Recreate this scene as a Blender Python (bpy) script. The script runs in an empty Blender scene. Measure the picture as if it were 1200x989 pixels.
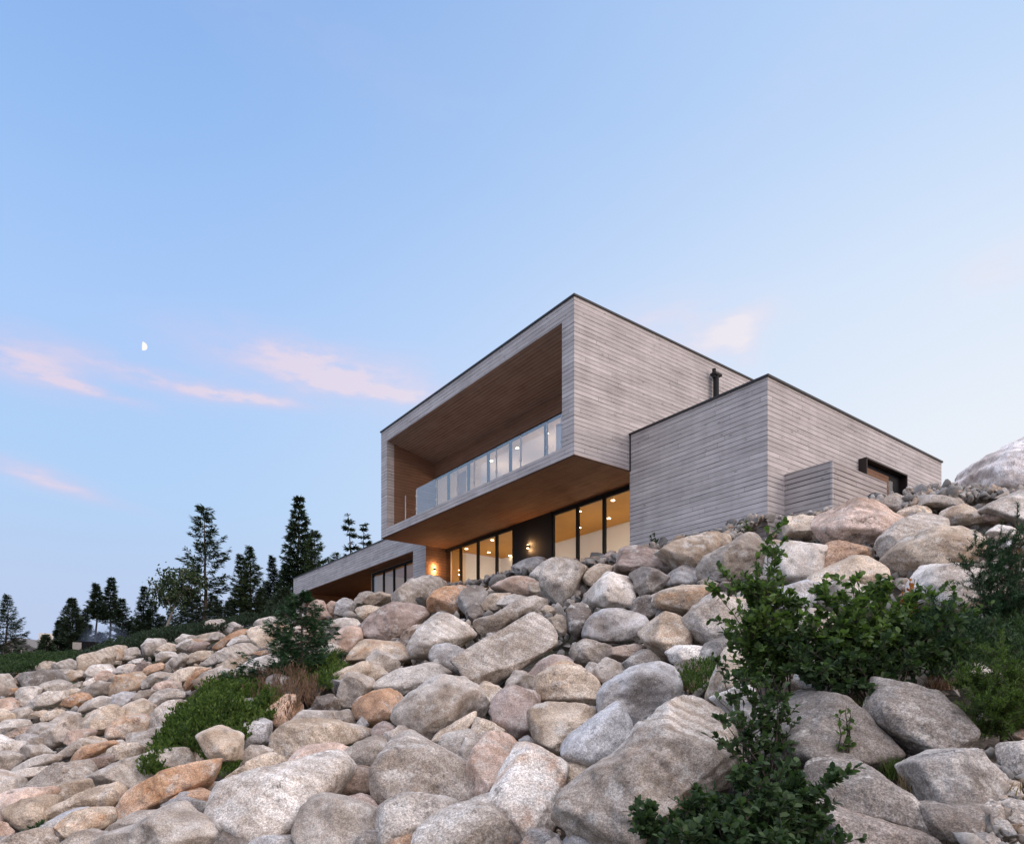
import bpy, math, random
import numpy as np
random.seed(7); RNG=np.random.default_rng(7)
sc=bpy.context.scene; COL=sc.collection
# ------------------------------------------------------------------ camera
F=810.; XC=600.; HZ=828.7            # focal length, centre column and horizon row of the 1200x989 photograph
cam=bpy.data.cameras.new('camera'); cam.sensor_fit='HORIZONTAL'; cam.sensor_width=36; cam.lens=36*F/1200
cam.shift_y=(HZ-494.5)/1200; cam.clip_start=.1; cam.clip_end=9000
co=bpy.data.objects.new('camera',cam); COL.objects.link(co); co.rotation_euler=(math.pi/2,0,0); sc.camera=co
# ------------------------------------------------------------------ light
SUN_AZ=math.radians(118); SUN_EL=math.radians(16)      # azimuth clockwise from the view direction: low on the right, a little behind
sc.view_settings.view_transform='Standard'; sc.view_settings.look='None'; sc.view_settings.gamma=1
sc.view_settings.use_curve_mapping=False; sc.view_settings.exposure=0.0
sc.render.engine='CYCLES'; sc.cycles.use_denoising=True; sc.cycles.max_bounces=6; sc.cycles.diffuse_bounces=4
sc.cycles.glossy_bounces=3; sc.cycles.transmission_bounces=6; sc.cycles.transparent_max_bounces=12; sc.cycles.sample_clamp_indirect=6
sc.cycles.volume_bounces=0
W=bpy.data.worlds.new('World'); sc.world=W; W.use_nodes=True
class NT:
    """tiny node helper"""
    def __init__(s,t): s.t=t; t.nodes.clear()
    def n(s,typ,**k):
        nd=s.t.nodes.new(typ)
        for a,b in k.items(): setattr(nd,a,b)
        return nd
    def l(s,a,b): s.t.links.new(a,b)
    def val(s,sock,v):
        if v is None: return
        if isinstance(v,bpy.types.NodeSocket): s.l(v,sock)
        else: sock.default_value=v
    def m(s,op,a,b=None,c=None,clamp=False):
        nd=s.n('ShaderNodeMath',operation=op,use_clamp=clamp)
        for i,v in enumerate((a,b,c)): s.val(nd.inputs[i],v)
        return nd.outputs[0]
    def mix(s,f,a,b,blend='MIX'):
        nd=s.n('ShaderNodeMix',data_type='RGBA',blend_type=blend)
        s.val(nd.inputs[0],f); s.val(nd.inputs[6],a); s.val(nd.inputs[7],b); return nd.outputs[2]
    def noise(s,v,scale,detail=3,rough=.55,out=0,dist=0):
        nd=s.n('ShaderNodeTexNoise'); s.val(nd.inputs['Vector'],v); nd.inputs['Scale'].default_value=scale
        nd.inputs['Detail'].default_value=detail; nd.inputs['Roughness'].default_value=rough; nd.inputs['Distortion'].default_value=dist
        return nd.outputs[out]
    def ramp(s,f,pts,interp='LINEAR'):
        nd=s.n('ShaderNodeValToRGB'); cr=nd.color_ramp; cr.interpolation=interp
        while len(cr.elements)<len(pts): cr.elements.new(.5)
        for e,(p,c) in zip(cr.elements,pts):
            e.position=p; e.color=(c,c,c,1) if not hasattr(c,'__len__') else (*c[:3],1)
        s.val(nd.inputs[0],f); return nd.outputs[0]
    def sep(s,v):
        nd=s.n('ShaderNodeSeparateXYZ'); s.l(v,nd.inputs[0]); return nd.outputs
    def comb(s,x,y,z):
        nd=s.n('ShaderNodeCombineXYZ')
        for i,v in enumerate((x,y,z)): s.val(nd.inputs[i],v)
        return nd.outputs[0]
    def mr(s,v,a,b,c=0,d=1,smooth=False):
        nd=s.n('ShaderNodeMapRange'); nd.clamp=True
        if smooth: nd.interpolation_type='SMOOTHSTEP'
        s.val(nd.inputs[0],v)
        for i,q in enumerate((a,b,c,d)): nd.inputs[i+1].default_value=q
        return nd.outputs[0]
def srgb(r,g,b): return tuple(((c/255)/12.92 if c/255<=.04045 else ((c/255+.055)/1.055)**2.4) for c in (r,g,b))
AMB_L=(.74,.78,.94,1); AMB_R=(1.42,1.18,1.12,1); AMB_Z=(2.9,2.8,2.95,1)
def build_world():
    t=NT(W.node_tree)
    g=t.n('ShaderNodeTexCoord').outputs['Generated']; x,y,z=t.sep(g)
    hyp=t.m('SQRT',t.m('ADD',t.m('MULTIPLY',x,x),t.m('MULTIPLY',y,y)))
    el=t.m('ARCTAN2',z,hyp); az=t.m('ARCTAN2',x,y)      # az>0 to the right of the view
    eln=t.mr(el,0,1.2)
    left=t.ramp(eln,[(0,srgb(192,204,236)),(.12,srgb(190,208,240)),(.22,srgb(180,212,249)),(.38,srgb(172,206,252)),(.55,srgb(150,190,244)),(.70,srgb(134,175,234)),(1,srgb(110,145,212))])
    right=t.ramp(eln,[(0,srgb(248,243,243)),(.14,srgb(244,245,250)),(.27,srgb(236,243,252)),(.42,srgb(219,234,254)),(.58,srgb(190,217,252)),(.72,srgb(178,207,248)),(1,srgb(120,152,214))])
    fa=t.mr(az,-.58,.66,0,1,True)
    col=t.mix(fa,left,right)
    # the half of the sky outside the picture: sunset glow low on the right and behind
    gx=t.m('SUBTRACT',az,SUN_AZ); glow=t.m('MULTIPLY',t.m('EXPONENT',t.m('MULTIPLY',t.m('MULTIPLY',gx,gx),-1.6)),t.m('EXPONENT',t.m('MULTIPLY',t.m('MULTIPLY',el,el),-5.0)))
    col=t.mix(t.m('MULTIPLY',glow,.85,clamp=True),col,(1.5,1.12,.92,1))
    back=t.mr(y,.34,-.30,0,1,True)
    col=t.mix(t.m('MULTIPLY',back,.85),col,t.mix(t.mr(x,-.5,.6,0,1,True),AMB_L,AMB_R)); col=t.mix(t.mr(el,.88,1.25,0,.95,True),col,AMB_Z)  # unseen sky behind and overhead brightened and tinted to light rocks and walls
    # clouds : soft blobs in azimuth / elevation, broken by noise
    nv=t.comb(t.m('MULTIPLY',az,9),t.m('MULTIPLY',el,26),0)
    n1=t.noise(nv,1.0,5,.6); nv2=t.comb(t.m('MULTIPLY',az,22),t.m('MULTIPLY',el,70),3.1); n2=t.noise(nv2,1.0,4,.6)
    nn=t.m('ADD',t.m('MULTIPLY',n1,.65),t.m('MULTIPLY',n2,.35))
    def blob(px,py,sx,sy,rot,amp):
        X=(px-XC)/F; Z=(HZ-py)/F; a0=math.atan2(X,1); e0=math.atan2(Z,math.hypot(X,1))
        ca,sa=math.cos(rot),math.sin(rot); sx/=F*(1+X*X); sy/=F*math.hypot(X,1)
        da=t.m('SUBTRACT',az,a0); de=t.m('SUBTRACT',el,e0)
        p=t.m('ADD',t.m('MULTIPLY',da,ca/sx),t.m('MULTIPLY',de,sa/sx)); q=t.m('ADD',t.m('MULTIPLY',da,-sa/sy),t.m('MULTIPLY',de,ca/sy))
        r=t.m('ADD',t.m('MULTIPLY',p,p),t.m('MULTIPLY',q,q))
        return t.m('MULTIPLY',t.m('EXPONENT',t.m('MULTIPLY',r,-1)),amp)
    cl=None
    for b in [(390,438,150,24,-.06,1.15),(350,412,70,16,-.1,.5),(285,466,60,6,.03,1.6),(225,452,110,10,-.05,.45),(440,460,80,9,-.02,.9),(110,458,60,6,-.08,1.2),(150,435,90,14,-.14,.75),
              (10,418,110,24,-.12,1.1),(30,552,70,13,-.14,1.0),(100,580,60,7,-.16,.5),(866,402,20,24,.5,.8),(848,392,46,14,.35,.7),(800,380,100,24,-.1,.7),(1180,310,60,25,.1,.45),(330,20,300,30,-.2,.10),(980,60,200,30,.25,.1)]:
        o=blob(*b); cl=o if cl is None else t.m('ADD',cl,o)
    cm=t.m('MULTIPLY',cl,t.mr(nn,.28,.68,.12,1.1,True),clamp=True)
    pink=t.mix(fa,(*srgb(226,205,233),1),(*srgb(250,232,236),1)); hot=t.mix(fa,(*srgb(246,218,228),1),(*srgb(253,243,243),1))
    cc=t.mix(t.mr(cm,.4,1),pink,hot)
    col=t.mix(t.m('MULTIPLY',cm,.66),col,cc)
    sky=t.n('ShaderNodeTexSky',sky_type='NISHITA'); sky.sun_disc=False; sky.sun_elevation=SUN_EL; sky.sun_rotation=SUN_AZ
    skyc=t.mix(1.0,sky.outputs[0],(.1,.1,.1,1),'MULTIPLY')
    col=t.mix(.03,col,skyc)
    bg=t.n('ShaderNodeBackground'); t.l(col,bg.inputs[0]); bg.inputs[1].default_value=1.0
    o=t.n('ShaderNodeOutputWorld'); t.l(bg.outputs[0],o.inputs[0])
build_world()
sl=bpy.data.lights.new('sun','SUN'); sl.energy=1.0; sl.angle=math.radians(26); sl.color=(1,.82,.70)
so=bpy.data.objects.new('sun',sl); COL.objects.link(so)
from mathutils import Vector, Matrix
sd=Vector((math.sin(SUN_AZ)*math.cos(SUN_EL),math.cos(SUN_AZ)*math.cos(SUN_EL),math.sin(SUN_EL))); so.rotation_euler=sd.to_track_quat('Z','Y').to_euler()

# ------------------------------------------------------------------ helpers
def at(px,py,Y): return np.array([(px-XC)/F*Y, Y, (HZ-py)/F*Y])
def tagit(o,label=None,cat=None,group=None,kind=None):
    if label: o['label']=label
    if cat: o['category']=cat
    if group: o['group']=group
    if kind: o['kind']=kind
    return o
def empty(name,loc,rz=0):
    o=bpy.data.objects.new(name,None); o.empty_display_size=.2; COL.objects.link(o); o.location=loc; o.rotation_euler=(0,0,rz); return o
def mesh_np(name,V,Fc,mat,parent=None,smooth=False,loc=None):
    """V (n,3), Fc list of (m,k) arrays or one array"""
    me=bpy.data.meshes.new(name); V=np.asarray(V,np.float32)
    if not isinstance(Fc,list): Fc=[Fc]
    Fc=[np.asarray(f,np.int32) for f in Fc if len(f)]
    me.vertices.add(len(V)); me.vertices.foreach_set('co',V.ravel())
    idx=np.concatenate([f.ravel() for f in Fc]); tot=np.concatenate([np.full(len(f),f.shape[1],np.int32) for f in Fc])
    me.loops.add(len(idx)); me.loops.foreach_set('vertex_index',idx)
    me.polygons.add(len(tot)); st=np.concatenate([[0],np.cumsum(tot)[:-1]]).astype(np.int32)
    me.polygons.foreach_set('loop_start',st); me.polygons.foreach_set('loop_total',tot)
    if smooth: me.polygons.foreach_set('use_smooth',np.ones(len(tot),bool))
    me.update(calc_edges=True); me.validate()
    me.materials.append(mat)
    o=bpy.data.objects.new(name,me); COL.objects.link(o)
    if parent is not None: o.parent=parent
    if loc is not None: o.location=loc
    return o
class MB:
    def __init__(s): s.v=[]; s.f=[]
    def box(s,x0,x1,y0,y1,z0,z1):
        b=len(s.v); s.v+=[(x,y,z) for z in (z0,z1) for y in (y0,y1) for x in (x0,x1)]
        s.f+=[[b+i for i in q] for q in ((0,2,3,1),(4,5,7,6),(0,1,5,4),(2,6,7,3),(0,4,6,2),(1,3,7,5))]; return s
    def poly(s,pts):
        b=len(s.v); s.v+=[tuple(p) for p in pts]; s.f.append(list(range(b,b+len(pts)))); return s
    def prism(s,a,b):                       # two loops of the same length
        n=len(a); k=len(s.v); s.v+=[tuple(p) for p in a]+[tuple(p) for p in b]
        s.f.append(list(range(k,k+n))[::-1]); s.f.append(list(range(k+n,k+2*n)))
        for i in range(n): j=(i+1)%n; s.f.append([k+i,k+j,k+n+j,k+n+i])
        return s
    def tube(s,p,q,r0,r1=None,n=8):
        r1=r0 if r1 is None else r1; p=np.array(p,float); q=np.array(q,float); d=q-p; d/=np.linalg.norm(d)
        a=np.cross(d,[0,0,1] if abs(d[2])<.9 else [1,0,0]); a/=np.linalg.norm(a); b=np.cross(d,a)
        an=[2*math.pi*i/n for i in range(n)]
        return s.prism([p+r0*(math.cos(t)*a+math.sin(t)*b) for t in an],[q+r1*(math.cos(t)*a+math.sin(t)*b) for t in an])
    def build(s,name,mat,parent=None,bevel=0,smooth=False):
        me=bpy.data.meshes.new(name); me.from_pydata(s.v,[],s.f); me.materials.append(mat); me.update()
        if smooth: me.polygons.foreach_set('use_smooth',np.ones(len(me.polygons),bool))
        o=bpy.data.objects.new(name,me); COL.objects.link(o)
        if parent is not None: o.parent=parent
        if bevel:
            m=o.modifiers.new('bevel','BEVEL'); m.width=bevel; m.segments=2; m.limit_method='ANGLE'
        return o
# ------------------------------------------------------------------ materials
def mat(name):
    m=bpy.data.materials.new(name); m.use_nodes=True; return m,NT(m.node_tree)
def finish(t,col,rough=.7,bump=None,bs=.3,bd=.02,metal=0,spec=.5,extra=None):
    p=t.n('ShaderNodeBsdfPrincipled'); t.val(p.inputs['Base Color'],col if not isinstance(col,tuple) else (*col[:3],1)); t.val(p.inputs['Roughness'],rough)
    p.inputs['Metallic'].default_value=metal; p.inputs['Specular IOR Level'].default_value=spec
    if bump is not None:
        b=t.n('ShaderNodeBump'); b.inputs['Strength'].default_value=bs; b.inputs['Distance'].default_value=bd; t.l(bump,b.inputs['Height']); t.l(b.outputs[0],p.inputs['Normal'])
    o=t.n('ShaderNodeOutputMaterial'); t.l(p.outputs[0],o.inputs[0]); return p
def plain(name,col,rough=.6,metal=0,var=.12,scale=8):
    m,t=mat(name); c=t.n('ShaderNodeTexCoord').outputs['Object']; n=t.noise(c,scale,4)
    v=t.mr(n,.3,.7,1-var,1+var); cc=t.mix(1.0,(*col,1),t.comb(v,v,v),'MULTIPLY'); finish(t,cc,rough,n,.15,.01,metal); return m
def emit(name,col,s):
    m,t=mat(name); e=t.n('ShaderNodeEmission'); e.inputs[0].default_value=(*col,1); e.inputs[1].default_value=s
    o=t.n('ShaderNodeOutputMaterial'); t.l(e.outputs[0],o.inputs[0]); return m
def boards(name,c1,c2,stack='z',h=.112,gap=.075,knots=.5,gapcol=(.03,.026,.024),streak=.6,rough=.75):
    """weathered boards; stack = axis across the boards"""
    m,t=mat(name); c=t.n('ShaderNodeTexCoord').outputs['Object']; x,y,z=t.sep(c)
    if stack=='z': s=z; a=t.m('ADD',x,y); 
    else: s=x; a=y
    q=t.m('DIVIDE',s,h); bi=t.m('FLOOR',q); fr=t.m('SUBTRACT',q,bi)
    wn=t.n('ShaderNodeTexWhiteNoise',noise_dimensions='1D'); t.l(bi,wn.inputs['W'])
    off=t.m('MULTIPLY',wn.outputs[0],17.3); al=t.m('DIVIDE',t.m('ADD',a,off),3.1); pi=t.m('FLOOR',al); pf=t.m('SUBTRACT',al,pi)
    wn2=t.n('ShaderNodeTexWhiteNoise',noise_dimensions='2D'); t.l(t.comb(bi,pi,0),wn2.inputs['Vector'])
    tone=wn2.outputs[0]
    gv=t.comb(t.m('MULTIPLY',a,1.2),t.m('MULTIPLY',s,45),t.m('MULTIPLY',bi,3.7)); grain=t.noise(gv,1.0,4,.65)
    bv=t.comb(t.m('MULTIPLY',a,.9),t.m('MULTIPLY',s,2.2),5.0); blot=t.noise(bv,1.0,4,.6); strk=t.noise(t.comb(t.m('MULTIPLY',a,3.5),t.m('MULTIPLY',s,.35),9.0),1.0,5,.65)
    f=t.m('ADD',t.m('ADD',t.m('MULTIPLY',tone,.11),t.m('MULTIPLY',grain,streak)),t.m('MULTIPLY',blot,.5))
    f=t.m('ADD',f,t.m('MULTIPLY',t.m('SUBTRACT',strk,.5),.22)); f=t.mr(f,.30,.88)
    col=t.mix(f,(*c1,1),(*c2,1))
    if knots:
        vo=t.n('ShaderNodeTexVoronoi'); vo.inputs['Scale'].default_value=1.0
        t.l(t.comb(t.m('MULTIPLY',a,2.6),t.m('ADD',t.m('MULTIPLY',s,6),t.m('MULTIPLY',bi,.37)),t.m('MULTIPLY',bi,.91)),vo.inputs['Vector'])
        vr=t.sep(vo.outputs['Color'])[0]
        k=t.m('MULTIPLY',t.mr(vo.outputs['Distance'],.05,.17,1,0),t.m('GREATER_THAN',vr,.30)); k=t.m('MULTIPLY',k,knots)
        col=t.mix(k,col,tuple(v*.33 for v in c1)+(1,))
    g=t.mr(fr,gap,gap*1.9,1,0); pj=t.m('LESS_THAN',pf,.004); gg=t.m('MAXIMUM',g,t.m('MULTIPLY',pj,.6))
    gn=t.mr(t.noise(t.comb(t.m('MULTIPLY',a,.8),t.m('MULTIPLY',bi,1.37),0),1.0,3),.32,.62,.15,.95)
    col=t.mix(t.m('MULTIPLY',gg,gn),col,(*gapcol,1))
    hgt=t.m('ADD',t.m('MULTIPLY',t.m('SUBTRACT',1.0,gg),1.0),t.m('MULTIPLY',grain,.25))
    finish(t,col,rough,hgt,.6,.012,spec=.25); return m
M={}
M['siding']=boards('weathered_siding',(.29,.272,.278),(.80,.765,.775),gap=.085)
M['soffit']=boards('cedar_soffit',(.175,.085,.050),(.37,.20,.125),'x',knots=.3,gap=.09,gapcol=(.04,.02,.012))
M['cedar']=boards('cedar_wall',(.18,.10,.065),(.36,.21,.14),'z',knots=.35,gap=.06,gapcol=(.03,.017,.012))
M['ceil']=boards('cedar_ceiling',(.30,.215,.185),(.54,.42,.37),'x',knots=.3,gap=.11,gapcol=(.05,.03,.02))
M['black']=plain('black_metal',(.006,.007,.010),.75)
M['coping']=plain('dark_coping',(.035,.035,.04),.5,.3)
M['bronze']=plain('dark_bronze',(.018,.009,.008),.6)
M['plaster']=plain('white_plaster',(.80,.76,.70),.8,var=.03,scale=2)
M['warmceil']=plain('oak_ceiling',(.55,.30,.085),.6,var=.08,scale=1.5)
M['curtain']=plain('peach_curtain',(.82,.62,.45),.9,var=.04,scale=2)
M['amber']=plain('oak_panel',(.55,.33,.12),.6,var=.08,scale=1.5)
M['floor']=plain('oak_floor',(.45,.30,.18),.5,var=.15,scale=3)
M['lampglow']=emit('lamp_glow',(1,.78,.45),26)
M['sconceglow']=emit('sconce_glow',(1,.68,.30),30)
M['steel']=plain('brushed_steel',(.55,.55,.56),.3,.8)
M['roof']=plain('roof_membrane',(.08,.08,.08),.8)
def glass(name,refl,tint=(1,1,1),rough=0.0):
    m,t=mat(name); tr=t.n('ShaderNodeBsdfTransparent'); tr.inputs[0].default_value=(*tint,1); gl=t.n('ShaderNodeBsdfGlossy'); gl.inputs['Roughness'].default_value=rough
    mx=t.n('ShaderNodeMixShader'); lw=t.n('ShaderNodeLayerWeight'); lw.inputs['Blend'].default_value=.5
    t.l(t.m('ADD',t.m('MULTIPLY',t.m('POWER',lw.outputs['Facing'],4.0),.6),refl,clamp=True),mx.inputs[0]); t.l(tr.outputs[0],mx.inputs[1]); t.l(gl.outputs[0],mx.inputs[2])
    o=t.n('ShaderNodeOutputMaterial'); t.l(mx.outputs[0],o.inputs[0]); return m
M['pane']=glass('window_glass',.06,(.93,.94,.95)); M['pane_up']=glass('coated_glass',.12,(.98,.96,.93)); M['railglass']=glass('railing_glass',.22,(.98,.97,.96))

# ------------------------------------------------------------------ the lie of the land
U=np.array([-.59968,.80024]); Vv=np.array([.80024,.59968]); P0=np.array([1.575,17.5])     # house axes in plan
def hw(X,Y,Z=0.): w=P0+X*Vv+Y*U; return np.array([w[0],w[1],Z])
ctrl_px=[(0,989,7.4),(-200,989,8.5),(300,989,7.0),(600,989,6.4),(900,989,4.9),(1200,989,4.3),(1400,989,4.2),(0,1150,4.6),(600,1150,4.0),(1200,1150,3.0),
 (0,900,11.3),(0,850,16.5),(0,810,24),(0,790,31),(-200,850,17),(-200,795,31),(150,900,10),(150,850,14),(150,800,21),(150,772,29),(150,752,38),(250,737,34),(240,780,23),(240,760,28),
 (300,900,9.3),(300,830,12.8),(300,780,17.5),(300,740,25),(345,712,26.5),(420,700,25),(420,760,16.5),(450,820,11.8),(450,900,8.6),(500,683,23),
 (600,900,8.0),(600,830,10.3),(600,760,13.3),(600,700,16.8),(600,668,19.8),(800,900,6.4),(800,830,8.2),(800,760,10.6),(800,700,13.0),(800,643,16.0),
 (950,830,6.0),(950,760,7.5),(950,700,9.8),(950,640,13.0),(950,605,14.6),(1050,580,13.6),(1200,900,4.8),(1200,830,5.6),(1200,760,6.8),(1200,700,8.2),(1200,640,10.2),(1200,585,13.5),(1100,575,13.4)]
ctrl_px+=[(184,751,44),(230,740,42),(280,729,42),(320,718,44),(130,764,44),(345,712,46)]
pts=[at(*c) for c in ctrl_px]
for X,Y,z in [(1.2,2,4.05),(1.2,8,4.0),(2.5,5,4.0),(6,5,4.0),(1.6,-2,4.1),(1.5,-4.3,4.15),(6,-6,4.15),(11,-5,4.2),(12,3,4.1),(8,12,4.0),(1,16,4.0),(1,26,4.0),(6,26,4.0),(-1,33,3.9)]: pts.append(hw(X,Y,z))
for p in [(-30,45,3.0),(-38,52,3.1),(-31,46,3.1),(-9,54,7.2),(-21,56,5.6),(-35,60,4),(-60,60,3.2),(0,70,4.0),(60,60,4.5),(40,25,4.6),(25,18,4.6),(18,9,2.6),(25,0,0.5),(-60,25,.8),(-60,0,-2),(-25,5,-1.7),(0,-15,-3),(30,-20,-2),(-40,-30,-3),(14,17,4.7)]: pts.append(np.array(p,float))
CP=np.array(pts)
def _fit():
    n=len(CP); d=np.linalg.norm(CP[:,None,:2]-CP[None,:,:2],axis=2)
    A=np.zeros((n+3,n+3)); A[:n,:n]=d-np.eye(n)*.25; A[:n,n]=1; A[:n,n+1:]=CP[:,:2]; A[n:,:n]=A[:n,n:].T
    b=np.zeros(n+3); b[:n]=CP[:,2]; return np.linalg.solve(A,b)
TW=_fit()
def ground(x,y):
    x=np.atleast_1d(np.asarray(x,float)); y=np.atleast_1d(np.asarray(y,float)); P=np.stack([x.ravel(),y.ravel()],1); out=np.empty(len(P))
    for i in range(0,len(P),4000):
        q=P[i:i+4000]; d=np.linalg.norm(q[:,None]-CP[None,:,:2],axis=2); out[i:i+4000]=d@TW[:len(CP)]+TW[len(CP)]+q@TW[len(CP)+1:]
    r=np.hypot(P[:,0],P[:,1]-10); k=np.clip((r-75)/60,0,1); out=out*(1-k)+3.0*k
    return out.reshape(x.shape)
def hit(px,py,ymax=42):
    Y=np.exp(np.linspace(math.log(2.5),math.log(ymax),260)); x=(px-XC)/F*Y; z=(HZ-py)/F*Y; d=z-ground(x,Y)
    s=np.where(d<0)[0]
    if len(s) and s[0]>0: i=s[0]; a=d[i-1]/(d[i-1]-d[i]); return Y[i-1]+(Y[i]-Y[i-1])*a
    if len(s): return Y[0]
    return Y[np.argmin(d/Y)]

# ground sheet
def axis(lo,hi,c,fine,n):
    t=np.linspace(-1,1,n); s=np.sinh(t*4.6)/math.sinh(4.6); return np.where(s<0,c+s*(c-lo),c+s*(hi-c))
gx=axis(-900,900,-2,0,190); gy=axis(-500,1500,12,0,190)
GX,GY=np.meshgrid(gx,gy); GZ=ground(GX,GY)
rock=np.clip((42-np.hypot(GX+6,GY-14))/14,0,1)
GZ2=GZ-.36*rock-.05
gi=np.arange(190*190).reshape(190,190); gq=np.stack([gi[:-1,:-1].ravel(),gi[:-1,1:].ravel(),gi[1:,1:].ravel(),gi[1:,:-1].ravel()],1)
def ground_mat():
    m,t=mat('soil_and_grit'); c=t.n('ShaderNodeTexCoord').outputs['Object']; n=t.noise(c,.35,5); n2=t.noise(c,9,5,.7)
    col=t.mix(t.mr(n2,.35,.65),(.030,.024,.018,1),(.13,.11,.09,1)); col=t.mix(t.mr(n,.52,.62),col,(.035,.05,.018,1)); finish(t,col,.95,n2,.6,.05); return m
tagit(mesh_np('ground',np.stack([GX.ravel(),GY.ravel(),GZ2.ravel()],1),gq,ground_mat(),smooth=True),kind='structure')

# ------------------------------------------------------------------ rocks
def ico(sub):
    import bmesh
    bm=bmesh.new(); bmesh.ops.create_icosphere(bm,subdivisions=sub,radius=1); V=np.array([v.co[:] for v in bm.verts]); Fc=np.array([[v.index for v in f.verts] for f in bm.faces],np.int32); bm.free(); return V,Fc
ICO={k:ico(k) for k in (2,3,5,6)}
def vnoise(P,seed):
    i=np.floor(P).astype(np.int64); f=P-i; f=f*f*f*(f*(f*6-15)+10); out=0
    def h(a,b,c):
        n=(a*374761393+b*668265263+c*2147483647+seed*1274126177)&0x7fffffff; n=((n^(n>>13))*1274126177)&0x7fffffff; return ((n^(n>>16))&0xffff)/65535.
    for dx in (0,1):
        for dy in (0,1):
            for dz in (0,1):
                w=(f[:,0] if dx else 1-f[:,0])*(f[:,1] if dy else 1-f[:,1])*(f[:,2] if dz else 1-f[:,2]); out=out+w*h(i[:,0]+dx,i[:,1]+dy,i[:,2]+dz)
    return out*2-1
def fbm(P,seed,oct=4,g=.5):
    a=1;o=0;f=1
    for k in range(oct): o=o+a*vnoise(P*f,seed+k*17); a*=g; f*=2.03
    return o
def rock_mat():
    m,t=mat('granite'); tc=t.n('ShaderNodeTexCoord').outputs['Object']; oi=t.n('ShaderNodeObjectInfo')
    va=t.n('ShaderNodeVectorMath',operation='ADD'); t.l(tc,va.inputs[0]); r=oi.outputs['Random']; t.l(t.comb(t.m('MULTIPLY',r,91),t.m('MULTIPLY',r,37),t.m('MULTIPLY',r,53)),va.inputs[1]); c=va.outputs[0]
    ra=t.n('ShaderNodeAttribute',attribute_type='OBJECT',attribute_name='rust').outputs['Fac']
    base=oi.outputs['Color']
    big=t.noise(c,1.3,5,.6,dist=.4); mid=t.noise(c,5,5,.65); fine=t.noise(c,38,3,.7); grain=t.noise(c,85,2,.6)
    pale=t.mix(1.0,base,(1.35,1.34,1.36,1),'MULTIPLY'); dark=t.mix(1.0,base,(.64,.57,.52,1),'MULTIPLY')
    col=t.mix(t.mr(big,.36,.64),dark,pale)
    m2=t.mr(mid,.32,.68,.76,1.22); col=t.mix(1.0,col,t.comb(m2,m2,m2),'MULTIPLY')
    # rusty staining
    st=t.noise(c,1.9,6,.68,dist=.6); thr=t.m('SUBTRACT',.72,t.m('MULTIPLY',ra,.34)); sf=t.m('MULTIPLY',t.m('SUBTRACT',st,thr),6.0,clamp=True)
    rc=t.mix(t.mr(mid,.35,.65),(.42,.19,.085,1),(.60,.40,.24,1)); col=t.mix(t.m('MULTIPLY',sf,.72),col,rc)
    wvb=t.n('ShaderNodeTexWave',wave_type='BANDS',bands_direction='DIAGONAL'); wvb.inputs['Scale'].default_value=2.3; wvb.inputs['Distortion'].default_value=7; wvb.inputs['Detail'].default_value=4; t.l(c,wvb.inputs['Vector'])
    bs_=t.m('MULTIPLY',t.m('MAXIMUM',t.m('GREATER_THAN',r,.62),t.n('ShaderNodeAttribute',attribute_type='OBJECT',attribute_name='banding').outputs['Fac']),t.mr(wvb.outputs['Fac'],.45,.75,0,.42)); col=t.mix(bs_,col,dark)
    # pale lichen / weathered crust and dark lichen
    li=t.noise(c,3.1,6,.72); col=t.mix(t.mr(li,.54,.64,0,.62),col,(.66,.64,.61,1)); dl=t.noise(t.comb(t.sep(c)[2],t.sep(c)[0],t.sep(c)[1]),4.3,6,.75); col=t.mix(t.mr(dl,.57,.66,0,.62),col,(.11,.095,.088,1))
    fr_=t.m('FRACT',t.m('MULTIPLY',r,7.31)); g=t.m('ADD',1.0,t.m('MULTIPLY',t.mr(fine,.36,.64,-.40,.36),t.m('ADD',.22,t.m('MULTIPLY',fr_,.70)))); col=t.mix(1.0,col,t.comb(g,g,g),'MULTIPLY')
    g2=t.mr(grain,.40,.60,.74,1.24); col=t.mix(1.0,col,t.comb(g2,g2,g2),'MULTIPLY')
    vo=t.n('ShaderNodeTexVoronoi'); vo.inputs['Scale'].default_value=55; t.l(c,vo.inputs['Vector']); sp=t.mr(vo.outputs['Distance'],.10,.22,.55,0); col=t.mix(sp,col,(.06,.055,.055,1))
    # thin joints
    vc=t.n('ShaderNodeTexVoronoi',feature='DISTANCE_TO_EDGE'); vc.inputs['Scale'].default_value=.55
    wv=t.n('ShaderNodeVectorMath',operation='ADD'); t.l(c,wv.inputs[0]); t.l(t.noise(c,2.2,4,.6,out=1),wv.inputs[1]); t.l(wv.outputs[0],vc.inputs['Vector'])
    cr=t.m('MULTIPLY',t.mr(vc.outputs['Distance'],.0,.010,1,0),t.mr(big,.58,.66)); col=t.mix(t.m('MULTIPLY',cr,.6),col,(.05,.045,.04,1))
    h=t.m('ADD',t.m('ADD',t.m('MULTIPLY',mid,1.0),t.m('MULTIPLY',fine,.30)),t.m('MULTIPLY',cr,-.5))
    finish(t,col,.88,h,.75,.035,spec=.2); return m
GRAN=rock_mat()
def poly_r(P,th):
    """radius of polygon P (centred on 0) along angles th"""
    R=np.zeros(len(th)); n=len(P); d=np.stack([np.cos(th),np.sin(th)],1)
    for i in range(n):
        a=P[i]; b=P[(i+1)%n]; e=b-a; den=d[:,0]*e[1]-d[:,1]*e[0]; den=np.where(abs(den)<1e-9,1e-9,den)
        t=(a[0]*e[1]-a[1]*e[0])/den; s=(a[0]*d[:,1]-a[1]*d[:,0])/den
        ok=(t>0)&(s>=-1e-6)&(s<=1+1e-6); R=np.where(ok,np.maximum(R,t),R)
    R[R==0]=R[R>0].mean() if (R>0).any() else .1
    return R
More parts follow.
